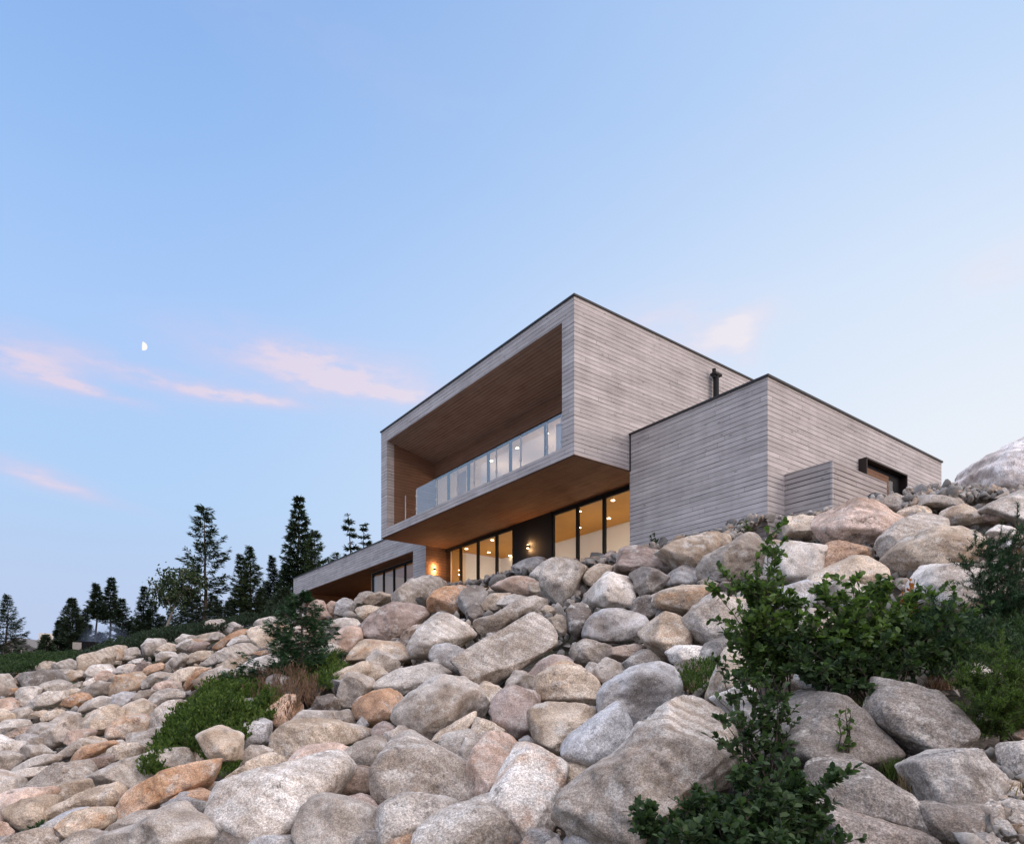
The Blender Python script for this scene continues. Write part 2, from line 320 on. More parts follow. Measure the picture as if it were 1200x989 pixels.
def area(P): x,y=P[:,0],P[:,1]; return abs((x*np.roll(y,-1)-np.roll(x,-1)*y).sum()/2)
def hull(P):
    p=sorted(map(tuple,P)); 
    def half(it):
        o=[]
        for q in it:
            while len(o)>1 and (o[-1][0]-o[-2][0])*(q[1]-o[-2][1])-(o[-1][1]-o[-2][1])*(q[0]-o[-2][0])<=0: o.pop()
            o.append(q)
        return o
    a=half(p); b=half(p[::-1]); return np.array(a[:-1]+b[:-1])
def make_rock(name,outline,Yc,col,rust,label=None,seed=0,cuts=5,depth=.85,lean=.55,group='boulders heaped on the slope',cat='boulder',sub=5,rough=1.0,smooth_r=5,box=None,poly=0):
    P=np.array(outline,float); 
    W2=np.stack([(P[:,0]-XC)/F*Yc,(HZ-P[:,1])/F*Yc],1)
    x,y=W2[:,0],W2[:,1]; x1,y1=np.roll(x,-1),np.roll(y,-1); cr=x*y1-x1*y; A=cr.sum()/2
    c=np.array([((x+x1)*cr).sum(),((y+y1)*cr).sum()])/(6*A); Q=W2-c
    if A<0: Q=Q[::-1]
    th=np.linspace(-math.pi,math.pi,181)[:-1]; R=poly_r(Q,th)
    k=np.hanning(smooth_r+2)[1:-1]; k/=k.sum(); h=len(k)//2; R=np.convolve(np.concatenate([R[-h:],R,R[:h]]),k,'valid'); R*=1.015
    rm=math.sqrt(abs(A)/math.pi)
    Vb,Fb=ICO[sub]; rg=np.random.default_rng(seed+11)
    sx,sy,sz=Vb[:,0],Vb[:,1],Vb[:,2]; rho=np.sqrt(sx**2+sz**2); T=np.arctan2(sz,sx)
    Rt=np.interp(T,np.append(th,math.pi),np.append(R,R[0]))
    ex=rg.uniform(.72,.95) if box is None else box; rr=rho**ex
    px_=Rt*rr*np.cos(T); pz=Rt*rr*np.sin(T); mn=min(np.percentile(R,25)*1.15,rm); py_=np.sign(sy)*np.abs(sy)**.9*mn*depth*1.25
    Pn=np.stack([px_,py_,pz],1)
    if poly:
        # convex body: flat facets through the outline's edges, chamfers and broken front faces, edges slightly worn
        hp=hull(Q); ha=area(hp); 
        if ha<abs(A)*1.16 or poly==2:
            Dp=mn*depth*1.15; pl=[]
            n_=len(hp)
            for i in range(n_):
                a=hp[i]; b=hp[(i+1)%n_]; e=b-a; L=np.hypot(*e)
                if L<1e-5: continue
                m2=np.array([e[1],-e[0]])/L; dist=m2@a; ty=rg.uniform(-.35,.15) if poly==1 else -.05
                pl.append((np.array([m2[0],ty,m2[1]]),dist))
                if poly==1 and rg.random()<.8: k2=rg.uniform(-1.2,-.5); pl.append((np.array([m2[0],k2,m2[1]]),dist*rg.uniform(.94,.99)-k2*Dp*rg.uniform(.35,.7)))
            if poly==1:
                for i in range(int(rg.integers(2,5))): pl.append((np.array([rg.uniform(-.5,.5),-1,rg.uniform(-.25,.75)]),Dp*rg.uniform(.8,1.0)))
            else: pl.append((np.array([-.02,-1,.0]),Dp*.9)); pl.append((np.array([.30,-.55,-.85]),Dp*1.55))
            pl.append((np.array([0,1.,0]),Dp))
            Nn=np.array([p[0]/np.linalg.norm(p[0]) for p in pl]); dd=np.array([max(p[1]/np.linalg.norm(p[0]),rm*.08) for p in pl])
            pw=26 if poly==2 else rg.uniform(16,34); q_=np.maximum(Vb@Nn.T,0)/dd
            mxq=q_.max(1,keepdims=True); r_=1/(mxq[:,0]*((q_/mxq)**pw).sum(1)**(1/pw)); Pn=Vb*r_[:,None]*1.02; cuts=0
    # broken faces
    s=np.array([np.percentile(R,80),mn*depth*1.25,np.percentile(R,55)])
    for i in range(cuts):
        n=rg.normal(size=3); n[1]=-abs(n[1])*1.3-.35 if rg.random()<.85 else n[1]; n/=np.linalg.norm(n)
        sup=(Pn@n).max(); dd=sup*rg.uniform(.58,.86); e=Pn@n-dd; e=np.where(e>0,e,0); Pn=Pn-np.outer(e*.93,n)
    nr=Vb*1.0
    f=fbm(Pn/rm*1.1+seed*3.7,seed,3,.5); f2=fbm(Pn/rm*3.6+9.1,seed+5,3,.6); f3=np.abs(fbm(Pn/rm*2.0+4.4,seed+9,2,.5))
    amp=rm*(.055*f+.022*f2*rough-.03*f3*rough)
    nn=nr.copy(); nn[:,1]*=1.6; nn/=np.linalg.norm(nn,axis=1)[:,None]; Pn=Pn+nn*amp[:,None]
    # lie back against the slope
    Pn[:,1]+=lean*Pn[:,2]
    o=mesh_np(name,Pn,Fb,GRAN,smooth=True,loc=(c[0],Yc,c[1]))
    o.color=(*col,1); o['rust']=float(rust)
    if label: tagit(o,label,cat,group)
    return o,c,rm
TILE={'A':(0,740,6),'B':(0,829,6),'C':(180,829,6),'D':(180,700,6),'E':(360,670,6),'F':(360,829,6),'G':(540,650,6),'H':(540,800,5),'I':(700,610,6),'J':(700,740,4.615),'K':(890,560,6),'L':(1020,510,5.817),'M':(940,760,4.319),'P':(0,0,1)}
COLS={'g':(.40,.375,.345),'w':(.54,.52,.49),'t':(.46,.40,.33),'p':(.48,.385,.33),'o':(.50,.355,.26),'b':(.30,.24,.20),'d':(.22,.205,.195),'u':(.36,.365,.375),'m':(.34,.285,.265),'s':(.235,.225,.215)}  # 's' grey is darkened to carry tree shade on the lower right rocks
ROCKS='''
A|t|.9|round golden brown|780,400 800,330 860,290 940,300 995,350 990,400 930,455 850,480 795,455
A|w|0|white egg-shaped|995,370 1040,310 1110,280 1190,290 1230,320 1200,345 1120,380 1060,400 1010,405
A|p|.2|small smooth pink|1080,390 1110,355 1170,345 1240,360 1250,400 1180,425 1110,425
A|t|.1|long grey barrel-like|520,640 545,590 640,555 760,510 870,540 880,620 800,700 700,735 580,735 530,690
A|t|.1|flat-topped beige|830,560 900,500 990,475 1060,510 1080,590 1040,640 930,650 850,620
A|w|.95|white and orange mottled|760,700 790,640 840,590 920,580 1010,600 1060,650 1055,720 980,740 900,770 800,780 765,740
A|g|.1|low grey hump-backed|880,720 950,700 1040,730 1090,770 1060,810 950,800 890,790
A|g|.2|tall grey leaning|1060,700 1070,610 1110,530 1170,480 1240,470 1280,600 1230,740 1100,750
A|g|.1|rounded light grey|1040,480 1080,430 1150,405 1240,410 1250,470 1180,500 1110,550 1070,560
A|g|0|long smooth grey|280,740 350,680 430,620 500,570 530,600 550,700 520,750 440,800 370,845 300,840 275,790
A|g|.1|squat pale grey|195,790 220,740 280,740 310,800 300,860 210,870 190,830
A|t|.4|domed tan|505,790 560,750 640,730 720,745 760,775 740,820 640,840 520,850
A|o|1|rust-orange broken|490,930 520,850 560,810 660,800 770,770 800,790 720,850 620,890 540,935
A|t|.3|speckled tan oval|710,870 760,820 860,780 960,785 1050,820 1075,840 1050,880 860,920 740,930
B|g|.1|wide pale grey speckled|620,475 700,430 830,370 950,330 1060,325 1100,400 1080,540 960,590 860,570 760,560 660,540
B|m|.2|mauve angular|540,395 610,360 680,345 750,350 750,410 680,460 610,475 560,430
B|g|.1|big grey speckled wedge-shaped|190,560 250,470 340,400 430,375 520,400 610,460 650,520 560,570 460,630 370,665 280,620 230,590
B|t|.1|long wavy beige-grey|310,740 370,690 470,650 560,590 680,550 800,520 880,550 900,620 840,680 780,710 620,710 500,745 400,810 330,800
B|t|.4|brown-flecked blocky|30,700 90,670 200,630 290,650 330,720 340,830 270,890 180,860 100,790
B|p|.1|big smooth pinkish|-80,640 0,600 80,580 200,575 250,620 220,700 180,800 150,880 60,930 -80,930
B|t|.8|cream and golden pitted|390,850 450,780 540,720 640,700 760,705 800,740 790,800 720,870 640,940 480,1000 410,930
P|o|.75|long rust-streaked slab-like|134,965 137,945 150,926 172,912 195,900 215,894 233,890 247,891 250,900 245,914 222,926 198,940 178,952 150,968
P|g|.15|huge low grey|95,992 127,976 160,967 180,946 192,942 205,943 222,954 245,962 262,974 268,995 250,1020 120,1020
B|g|.1|thin streaked grey|690,890 780,820 900,760 1000,740 1060,740 1020,820 880,880 780,910 700,920
B|g|.1|flat grey shadow-edged|50,470 80,420 180,370 300,330 400,330 390,380 300,410 200,430 100,480
B|w|.1|flat whitish|20,530 70,470 150,430 300,405 330,430 220,500 150,530 60,570
B|g|.1|round pale grey|-80,330 20,300 90,310 130,340 120,390 60,470 0,530 -80,530
B|g|0|small pointed grey|410,330 470,270 520,250 550,290 520,340 460,360 410,355
B|u|0|smooth blue-grey|100,200 160,180 230,185 270,210 290,260 220,330 190,340 130,280
B|g|0|squat faceted grey|0,270 60,235 120,235 160,260 160,320 100,350 30,320
B|t|.3|small tan pebble-like|125,320 150,285 190,275 205,320 190,360 130,360
B|b|.4|low brown ragged|0,200 60,170 140,140 230,130 275,160 270,200 190,215 100,235 0,250
B|w|0|slim whitish|320,150 370,80 440,30 510,40 530,110 430,150 340,180
B|w|0|flat cream|-30,130 20,90 100,85 180,95 200,130 100,165 0,190
A|w|0|pale slanting|170,540 230,480 320,420 420,410 430,480 380,530 280,555 200,565
A|p|.5|pink red-spotted|-20,520 0,470 60,460 110,490 125,545 70,580 0,580
A|g|.1|rounded grey|300,380 340,345 400,345 470,370 480,430 420,445 330,430
A|w|.1|whitish lumpy|110,430 150,390 220,380 270,400 265,455 190,480 120,475
A|o|.9|orange rounded|440,500 470,460 520,435 570,450 600,480 560,530 500,540 450,530
A|g|.1|light grey sloping|560,430 620,370 700,340 780,360 800,450 700,470 600,465
A|w|0|long pale|560,530 620,480 700,450 790,460 850,490 780,530 640,560 560,580
A|w|0|bright white thin|530,405 590,350 640,320 665,335 620,395 560,420
A|g|0|small dark-sided|475,405 510,370 575,345 570,385 530,420 490,425
A|t|.2|small pale yellow|425,300 480,270 560,270 585,315 540,350 480,355 430,335
A|w|.1|whitish domed|590,310 640,240 700,225 760,235 805,270 795,320 700,340 620,330
A|w|.7|white rust-footed|795,300 840,240 900,220 960,240 960,295 870,305
A|m|.4|brown-pink upright|940,260 980,215 1050,210 1065,250 1020,310 950,300
A|o|.6|salmon-orange|1005,290 1050,230 1110,205 1150,215 1145,260 1080,300 1020,320
A|p|.2|pale pink domed|85,340 140,290 200,285 245,320 230,355 160,350 110,355
A|b|.8|brown rusty|25,385 60,350 110,335 135,365 110,400 40,405
A|o|1|small deep rust|45,430 80,390 130,395 130,435 70,455
A|b|.6|small brown|120,355 160,315 200,330 190,375 140,390
A|g|0|low pale grey|0,610 80,550 160,540 190,580 170,630 60,635
A|g|.2|narrow grey|890,490 960,430 1030,405 1085,415 1070,460 1000,490 940,510
A|t|.1|small beige|295,610 340,560 420,540 450,575 390,620 320,650
A|t|.4|thin tan|180,610 230,570 290,550 345,555 320,605 240,620
A|w|0|tiny white flat|755,220 800,205 855,205 850,230 790,240
A|g|0|tiny grey|855,190 900,160 945,170 930,205 870,215
A|w|0|small white pointed|900,215 950,190 1005,185 1000,225 930,245
D|t|.3|cream and tan|15,385 50,340 90,315 150,335 165,375 130,410 60,400
D|w|.7|pale orange-topped|155,380 180,325 240,290 330,285 365,300 300,350 240,390 190,400
D|w|0|small bright white|10,405 60,375 110,385 145,415 90,455 30,460
D|g|.1|green-tinged grey|45,510 100,450 160,400 210,390 255,420 220,480 140,530 60,530
D|t|.4|tan lichened|235,465 260,400 330,370 390,370 405,415 340,465 270,480
D|m|.4|brown hump-backed|235,380 280,320 350,305 395,320 360,370 280,400 245,395
D|o|.9|long orange diagonal|395,400 430,340 500,280 590,220 640,200 675,220 630,270 550,310 500,360 430,410
D|w|.1|pale crest|355,305 400,260 450,240 505,260 490,300 400,315
D|w|0|smooth white|515,340 560,280 620,255 675,280 690,325 600,350 530,350
D|t|.4|large pitted beige|645,245 690,200 770,190 850,220 910,280 910,350 820,370 740,370 690,320
D|w|.5|pale brown-capped|685,200 740,150 820,130 870,130 905,175 850,205 760,205
D|g|.1|long pale grey whale-like|320,475 400,410 480,360 580,325 670,320 725,350 715,395 590,430 480,455 400,480
D|t|.5|wide tan|95,600 130,540 180,500 260,480 315,490 290,570 220,620 140,640
D|o|1|bright orange narrow|205,655 240,580 300,510 380,475 405,490 350,550 320,610 295,665 230,670
D|g|.1|narrow grey upright|285,620 320,550 390,500 450,480 450,530 400,600 375,650 310,650
D|g|.1|prow-shaped grey|355,650 400,560 450,490 520,485 600,550 615,600 560,660 450,670
D|t|.4|tan half-hidden|435,490 500,440 590,410 655,410 640,470 590,530 520,510
D|w|.2|large white flat-topped|585,510 640,450 740,410 840,385 960,430 1000,490 950,580 800,620 700,610 620,590
D|p|.2|small pinkish flat|-10,630 60,590 100,600 125,635 50,660 -10,675
D|u|0|bluish-white|-10,545 50,520 125,530 120,580 50,600 -10,615
D|o|.9|small orange|-20,490 40,450 65,460 50,510 -20,530
D|w|.1|wide pale|-20,700 60,650 150,645 215,660 215,710 100,730 20,780 -20,780
D|o|1|small rust wedge-shaped|695,395 760,370 825,365 840,395 760,415
E|p|.2|pale pink lumpy|-10,340 10,230 60,190 110,210 150,270 185,330 110,365 20,365
E|u|0|cube-like blue-grey|190,305 200,220 250,180 310,195 345,230 330,300 250,320
E|g|.1|round grey|335,195 370,140 420,130 465,150 440,210 390,240 345,235
E|t|.3|smooth tan egg-like|385,215 440,160 510,135 595,160 600,205 520,245 430,235
E|t|.5|cream wedge-shaped|330,265 360,240 440,230 515,245 490,300 410,350 370,330
E|g|.2|great grey-brown rounded|585,170 660,110 720,40 820,15 920,30 980,70 970,140 900,210 820,260 700,250 600,215
E|m|.2|great purple-brown pale-topped|370,385 420,310 500,240 600,200 730,210 820,250 850,310 790,370 710,430 650,500 560,500 430,480 390,460
E|w|.1|pale flat-topped|80,370 180,330 270,315 350,330 385,380 390,440 300,410 210,390 100,400
E|p|.5|rosy brown|160,490 210,410 290,370 370,400 395,470 340,530 320,620 230,610 185,560
E|o|.85|big half-orange half-white|845,200 890,130 960,90 1080,80 1140,100 1120,200 1130,310 1030,310 900,290 848,298
E|s|.1|round grey weathered|1055,185 1100,110 1160,75 1230,85 1270,150 1270,270 1210,350 1130,330 1080,270
E|w|.1|big white smooth pear-shaped|705,530 740,450 810,350 880,290 950,265 1050,310 1160,380 1190,450 1100,520 1000,580 900,620 860,635 780,635 725,600
E|b|.4|brown pitted|645,490 680,410 740,370 805,355 820,400 790,460 740,520 720,580 650,545
E|t|.7|tan long low|290,650 300,560 350,480 450,475 560,485 660,520 730,590 750,640 640,665 480,660 380,640
E|g|.1|beige with blue-grey face|410,610 440,540 490,510 560,540 600,590 655,640 640,690 580,710 480,760 415,690
E|t|.1|smooth beige|150,765 200,700 310,650 390,620 430,650 440,710 340,760 260,820 230,880 180,830
E|g|0|white-speckled grey|215,870 240,760 300,700 380,710 460,750 490,810 430,860 370,900 330,965 260,955 215,910
E|g|.1|low broad grey|435,810 520,740 620,680 760,645 900,650 985,710 930,770 800,830 690,865 600,850 500,850
P|o|.7|salmon pink rounded|413,828 420,816 433,810 453,806 470,809 477,815 472,832 462,845 445,850 433,851 420,842
P|g|.15|largest round grey|459,843 463,828 477,813 497,799 515,791 540,793 560,803 573,826 570,845 548,862 522,872 503,871 482,861 468,851
F|t|.3|pale wedge with tan underside|865,245 920,170 1050,90 1170,20 1190,70 1130,170 1095,215 1000,260 880,262
E|u|0|blue-grey faceted|845,590 880,510 970,490 1050,510 1100,560 1100,640 1105,760 1010,735 940,660 870,635
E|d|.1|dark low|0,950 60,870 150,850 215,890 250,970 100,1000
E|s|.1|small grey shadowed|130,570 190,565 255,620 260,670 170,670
G|d|.3|small dark round|35,395 80,340 140,355 160,425 90,480 48,440
G|t|.5|cracked brown-sided|145,355 180,290 250,235 350,245 378,290 330,360 250,400 170,395
G|p|.3|rosy beige smooth|235,220 320,160 430,140 520,160 565,205 540,280 450,320 380,290 300,260
G|u|0|blue-grey rounded crest|365,80 440,30 520,5 600,15 600,90 500,150 400,145
G|g|.15|long ridge-like grey|195,450 300,370 400,310 520,275 640,290 690,340 600,390 440,430 330,490 260,560 130,580 95,500 105,445
G|w|0|thin white upright|475,150 560,60 640,10 740,-8 780,20 720,80 640,120 580,190 520,210
G|g|.2|tall massive grey-cream|560,120 640,50 740,2 840,30 905,90 870,180 830,260 740,340 690,400 630,320 620,270 550,240
G|t|.2|pale tan rounded|855,165 900,90 970,50 1060,70 1110,105 1080,170 1000,220 930,260 880,220
P|w|.1|white chunky|693,706 694,694 697,684 708,672 717,667 728,671 740,674 747,684 745,704 739,716 722,716 703,714
G|d|.1|dark grey upright|740,385 800,320 870,305 945,370 930,440 890,520 880,580 800,615 755,550
P|u|.2|smooth oval grey|682,747 684,733 697,718 710,712 728,711 746,716 760,725 763,733 753,747 735,754 715,755 698,753
G|g|.2|square-cut grey|780,665 830,600 880,580 1000,630 1070,640 1060,720 1000,780 930,815 850,780 785,750
G|g|.1|small rounded grey|935,805 990,740 1060,735 1140,770 1175,805 1090,890 1000,925 955,870
P|t|.6|brown-fronted rounded|624,803 628,791 640,782 665,776 680,779 696,792 707,805 706,820 692,829 665,827 640,826 627,820
P|g|.05|large tilted rectangular slab-like|528,773 545,764 562,753 585,739 608,721 626,712 645,724 655,742 653,756 630,771 605,789 578,807 562,811 545,796
G|m|.2|dark brown sheltered|550,740 640,690 780,690 800,760 720,800 580,870 500,920 430,870
H|m|.3|dark brown angular|165,160 220,50 290,5 350,40 440,50 460,120 430,170 430,270 425,310 340,340 280,290 195,250
G|t|.4|small cracked tan|555,395 600,345 655,370 670,410 610,440
G|t|.3|small crumbling tan|630,450 700,400 755,450 765,540 710,590 650,520
G|b|.2|dark wedged|1050,650 1150,640 1250,620 1300,650 1260,730 1140,740 1050,710
H|p|.55|pink egg-shaped|22,525 60,400 150,290 240,278 320,318 370,375 340,470 280,560 190,650 150,695 80,660 38,590
H|w|.7|tall cream with an orange stain|152,675 210,560 300,430 400,368 500,380 590,440 645,492 620,600 580,710 540,810 520,910 430,975 330,960 295,790 185,715
P|w|.1|pale domed|482,992 487,975 505,962 530,950 555,943 575,941 592,950 601,966 600,988 590,1012 495,1012
H|t|.3|pale tan tapering|396,155 450,115 560,105 700,125 805,170 790,240 700,340 590,425 520,390 450,360 405,260
H|u|.05|sharp-edged blue-grey|582,425 640,310 740,230 860,150 940,98 992,170 1025,250 1015,318 945,400 880,468 760,515 680,488 615,458
P|u|.05|domed light grey|698,836 700,815 708,802 722,791 748,779 774,773 792,781 800,800 796,822 775,840 750,856 720,852
P|g|.2|gigantic streaked grey|650,955 652,938 665,920 688,900 715,885 735,868 745,852 770,835 790,822 812,813 838,812 852,822 882,838 892,862 884,892 864,908 848,920 812,935 785,950 745,975 720,992 690,995 664,980
H|t|.3|small chipped|50,310 90,200 130,225 190,230 265,280 240,330 150,360 100,370
H|g|.2|small grey blocky|0,355 30,310 95,360 70,450 5,455
H|u|0|tiny blue-grey|340,345 400,315 455,350 450,385 360,385
H|g|0|small buried|490,940 560,905 620,945 620,1000 490,1000
P|t|.4|flat orange-tan ragged|314,872 318,858 332,848 355,846 385,845 410,849 435,856 434,863 412,870 395,877 370,877 350,888 333,897 320,888
P|g|.05|small angular light grey|336,850 347,836 365,832 392,833 396,846 372,856 345,858
F|g|0|small square grey|185,30 250,15 300,18 345,60 350,120 270,125 195,90
F|m|.2|small egg-shaped two-toned|440,155 480,110 540,95 620,130 675,200 670,250 570,260 465,220
P|p|.1|low oval speckled|336,896 345,882 362,875 385,873 400,879 409,893 408,910 385,912 360,912 342,906
F|g|.2|rough grey-brown|260,300 350,240 440,220 540,245 570,290 520,340 500,420 480,490 350,460 280,390
F|b|.3|dark brown rounded|180,550 240,460 320,425 420,430 485,490 500,580 450,635 300,640 190,655
F|g|.4|big round two-tone brown-topped|462,445 478,340 540,280 620,240 760,238 900,262 1050,340 1125,400 1160,520 1195,630 1090,710 960,720 800,680 560,680 490,620
P|w|.3|great pale flat-fronted|240,950 242,935 254,922 258,912 280,905 310,897 340,893 370,890 396,892 404,902 397,920 383,938 366,958 352,980 330,996 300,998 270,985 250,968
P|g|.25|blocky beige-speckled|344,982 346,957 357,940 378,934 402,936 425,943 439,956 444,975 440,1000 400,1015 355,1010
F|g|.1|flat-topped pale grey cut|490,810 508,690 600,630 740,603 860,618 1005,680 980,750 850,830 730,920 660,1000 560,1040 490,1000
F|m|.2|thin mauve|240,650 360,620 470,650 510,700 500,770 400,720 300,680
F|p|.2|tiny pinkish|440,640 490,620 530,640 525,690 470,700
F|u|0|tiny blue shadowed|335,120 380,60 440,120 410,150
F|g|.1|small upright grey|1070,300 1110,205 1185,235 1200,300 1140,375 1085,355
C|t|.3|pale triangular shrub-ringed|290,205 350,160 430,138 520,170 605,250 608,305 570,370 460,380 395,350 365,265
C|g|.15|small pale grey|605,400 620,310 680,260 760,265 835,300 840,360 740,400 650,420
C|t|.15|long low tan|455,550 540,460 640,390 740,335 860,340 930,380 890,450 720,500 560,540 470,575
C|o|.8|small orange-pink blocky|115,645 180,600 280,593 372,630 385,700 355,770 280,758 200,700 130,680
C|g|.2|thin grey wedge-like|200,600 280,560 380,530 462,525 460,590 400,640 300,625 220,615
I|m|.15|long brown-fronted|130,335 160,230 200,165 270,153 350,190 440,193 540,240 605,330 600,380 510,410 400,380 310,350 200,370
I|t|.5|long tan speckled|445,200 540,130 680,88 820,83 945,120 950,190 850,260 740,340 650,400 600,370 540,270
I|g|.05|massive smooth light grey|645,410 690,320 760,240 850,190 940,150 1020,88 1090,58 1165,60 1195,200 1160,330 1080,410 940,440 800,430 730,440 660,440
I|s|.05|grey hollow-faced|225,360 320,318 430,338 520,400 550,450 480,510 400,550 300,555 250,490 250,420
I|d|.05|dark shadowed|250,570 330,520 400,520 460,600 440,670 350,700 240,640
I|t|.7|layered tan|405,565 430,500 540,460 700,438 845,448 820,510 750,590 670,660 600,675 520,645 435,610
I|g|.2|small wedge-shaped|715,425 760,403 855,450 820,485 740,465
I|g|.05|large grey rounded|636,680 680,600 770,530 850,468 960,528 1065,630 1095,700 1050,790 930,880 800,895 720,855 655,775
I|t|.5|knobbly tan|320,835 380,740 430,660 490,622 600,665 635,720 680,820 660,890 590,920 545,970 470,980 400,920 345,880
J|w|.1|flat pale oval|415,115 480,73 600,78 685,110 700,170 640,225 540,210 440,175
J|s|.1|low dark-grey|130,170 200,120 280,93 340,150 330,190 160,220
I|m|.3|small mixed-grey|30,260 100,190 165,230 150,300 60,300
J|t|.4|brown bush-screened|625,340 635,230 700,110 780,63 880,88 970,150 990,240 900,290 760,360 680,365
J|s|.05|grey triangular|770,520 800,418 900,413 1000,428 1055,460 1030,550 920,620 850,600
J|s|.2|small flat brownish|890,420 970,370 1040,348 1070,380 1050,430 950,440
K|t|.1|round pale egg-like|170,410 180,310 220,250 320,243 420,273 475,340 460,420 370,462 260,435
K|w|.05|white-speckled blocky|100,660 140,500 200,413 300,428 430,453 490,490 470,610 420,690 370,750 340,810 250,760 120,720
K|o|.6|golden orange|410,670 450,570 500,450 560,428 680,458 805,510 820,560 740,600 600,640 480,690
K|t|.35|smooth brown domed|345,750 380,690 500,650 600,580 700,533 790,528 865,590 910,660 900,770 760,790 640,770 520,780 480,800 380,810
K|p|.2|great pinkish-grey angular|490,350 560,260 640,140 700,128 830,160 930,250 1000,290 950,380 880,460 800,510 700,490 580,440 510,395
K|g|0|rounded grey crest|830,175 900,125 970,103 1035,150 1045,220 970,270 880,220
K|t|.1|low beige|950,260 1010,210 1090,190 1190,193 1210,250 1100,310 1000,330 960,300
L|g|.1|long pale pointed|12,765 60,700 150,620 270,540 400,488 490,508 550,560 540,640 400,700 260,760 200,840 240,950 130,950 50,885
L|t|.25|massive brown-shaded|160,780 240,710 350,640 480,600 620,588 710,640 745,720 730,820 640,890 480,920 390,975 300,975 210,900
K|g|.1|grey mottled half-hidden|470,770 540,700 620,683 690,720 690,830 600,880 510,840
K|m|.1|small mauve|750,750 800,723 890,760 890,840 790,830
L|g|.1|wide low grey|270,480 320,398 400,383 520,403 645,430 670,470 570,535 470,510 380,490
L|t|.5|tan faceted|525,550 580,480 640,453 720,490 770,550 770,620 650,630 550,610
L|b|.4|small brown rounded|760,550 810,500 870,483 915,520 925,590 840,620 770,600
P|w|.05|white loaf-shaped|1078,692 1085,675 1098,663 1118,657 1140,658 1158,667 1172,680 1165,702 1135,718 1105,721 1086,710
L|w|.05|broad white sloping|750,510 850,440 960,390 1060,350 1200,360 1200,640 1000,670 930,620 900,540 820,520
L|g|0|tiny round grey|235,445 250,400 292,398 298,445 260,475
L|u|0|blue-grey half-buried|850,750 940,698 1020,740 1000,800 880,790
L|w|0|small white angular|820,650 900,598 955,615 1040,690 1000,720 900,690
L|w|0|small white leaf-screened|730,970 800,908 895,928 905,1000 760,1005
P|s|.1|large dark brown-footed|900,885 905,862 925,845 945,832 975,811 990,812 1005,830 1028,855 1041,885 1036,895 1005,904 980,906 950,902 915,897
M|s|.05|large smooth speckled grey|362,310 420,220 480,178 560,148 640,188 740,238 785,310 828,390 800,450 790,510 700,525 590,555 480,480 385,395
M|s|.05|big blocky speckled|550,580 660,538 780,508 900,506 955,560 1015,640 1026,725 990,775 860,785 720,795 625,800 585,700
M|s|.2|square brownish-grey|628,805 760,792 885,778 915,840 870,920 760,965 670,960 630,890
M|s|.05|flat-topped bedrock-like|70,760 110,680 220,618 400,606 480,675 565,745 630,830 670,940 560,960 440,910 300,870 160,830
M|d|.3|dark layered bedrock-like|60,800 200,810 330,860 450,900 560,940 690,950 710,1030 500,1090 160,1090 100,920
M|g|.1|small pale round|1050,610 1080,500 1120,468 1190,468 1230,640 1130,695 1075,660
M|p|.1|small pinkish round|1040,410 1080,378 1135,378 1160,440 1100,468 1048,440
M|g|.1|small angular|912,870 930,798 980,762 1015,790 1010,860 940,885
M|g|0|small blocky grey|1022,860 1040,778 1100,758 1160,790 1145,870 1060,882
M|g|0|tiny upright grey|1015,740 1040,668 1095,680 1100,750 1050,765
M|s|0|tiny dark grey|970,870 1050,868 1080,950 1010,945
M|s|.1|small flat dark|850,960 940,928 1010,960 1000,1010 870,1015
M|w|.05|white rubbly|785,140 830,90 880,56 945,85 970,135 900,160 830,160
M|w|0|tiny white|873,446 910,426 943,435 938,458 890,463
B|d|0|dark corner|-30,910 60,905 125,940 120,1000 -30,1020
B|g|.05|green-dusted grey|180,950 260,898 345,920 365,980 200,1000
'''
LM=[('the young spruce',362,755),('the green shrub on the slope',250,850),('the upright dark flue',836,560),('the wooden privacy screen',975,600),('the lit sconce by the doors',620,665),('the tall leafy bush',890,690),
    ('the far left trees',60,775),('the left wing of the house',400,695),('the pale granite outcrop',1160,560),('the tilted slab',592,765),('the gigantic streaked boulder',770,900),('the orange slab near the shrub',190,925),
    ('the great pale flat-fronted boulder',322,945),('the largest round boulder',515,832),('the purple-brown pale-topped boulder',462,725),('the golden brown boulder',147,805),('the low leafy bush',870,960),('the grass tuft',1015,815),('the brown two-toned round boulder',495,910),
    ('the lower right bedrock',1010,930),('the bottom left weeds',45,975),('the timber side volume',820,620)]
ORD=['','second ','third ','fourth ','fifth ','sixth ','seventh ','eighth ','ninth ','tenth ','eleventh ','twelfth ']
def relation(cx,cy,skip=None):
    best=None
    for n,x,y in LM:
        if n==skip: continue
        d=math.hypot(cx-x,(cy-y)*1.1)
        if d<14: d+=30
        if best is None or d<best[0]: best=(d,n,x,y)
    d,n,x,y=best; dx,dy=cx-x,cy-y
    if abs(dx)>1.8*abs(dy): w='right of' if dx>0 else 'left of'
    elif abs(dy)>1.8*abs(dx): w='below' if dy>0 else 'above'
    else: w=('below and ' if dy>0 else 'above and ')+('right of' if dx>0 else 'left of')
    return w,n,d
rk=[]
for ln in ROCKS.strip().splitlines():
    T,c,ru,look,pp=ln.split('|'); ox,oy,s=TILE[T]
    P=[(float(a)/s+ox,float(b)/s+oy) for a,b in (q.split(',') for q in pp.split())]
    A=np.array(P); rk.append(dict(P=A,c=c,r=float(ru),look=look,cx=A[:,0].mean(),cy=A[:,1].mean(),w=np.ptp(A[:,0]),h=np.ptp(A[:,1])))
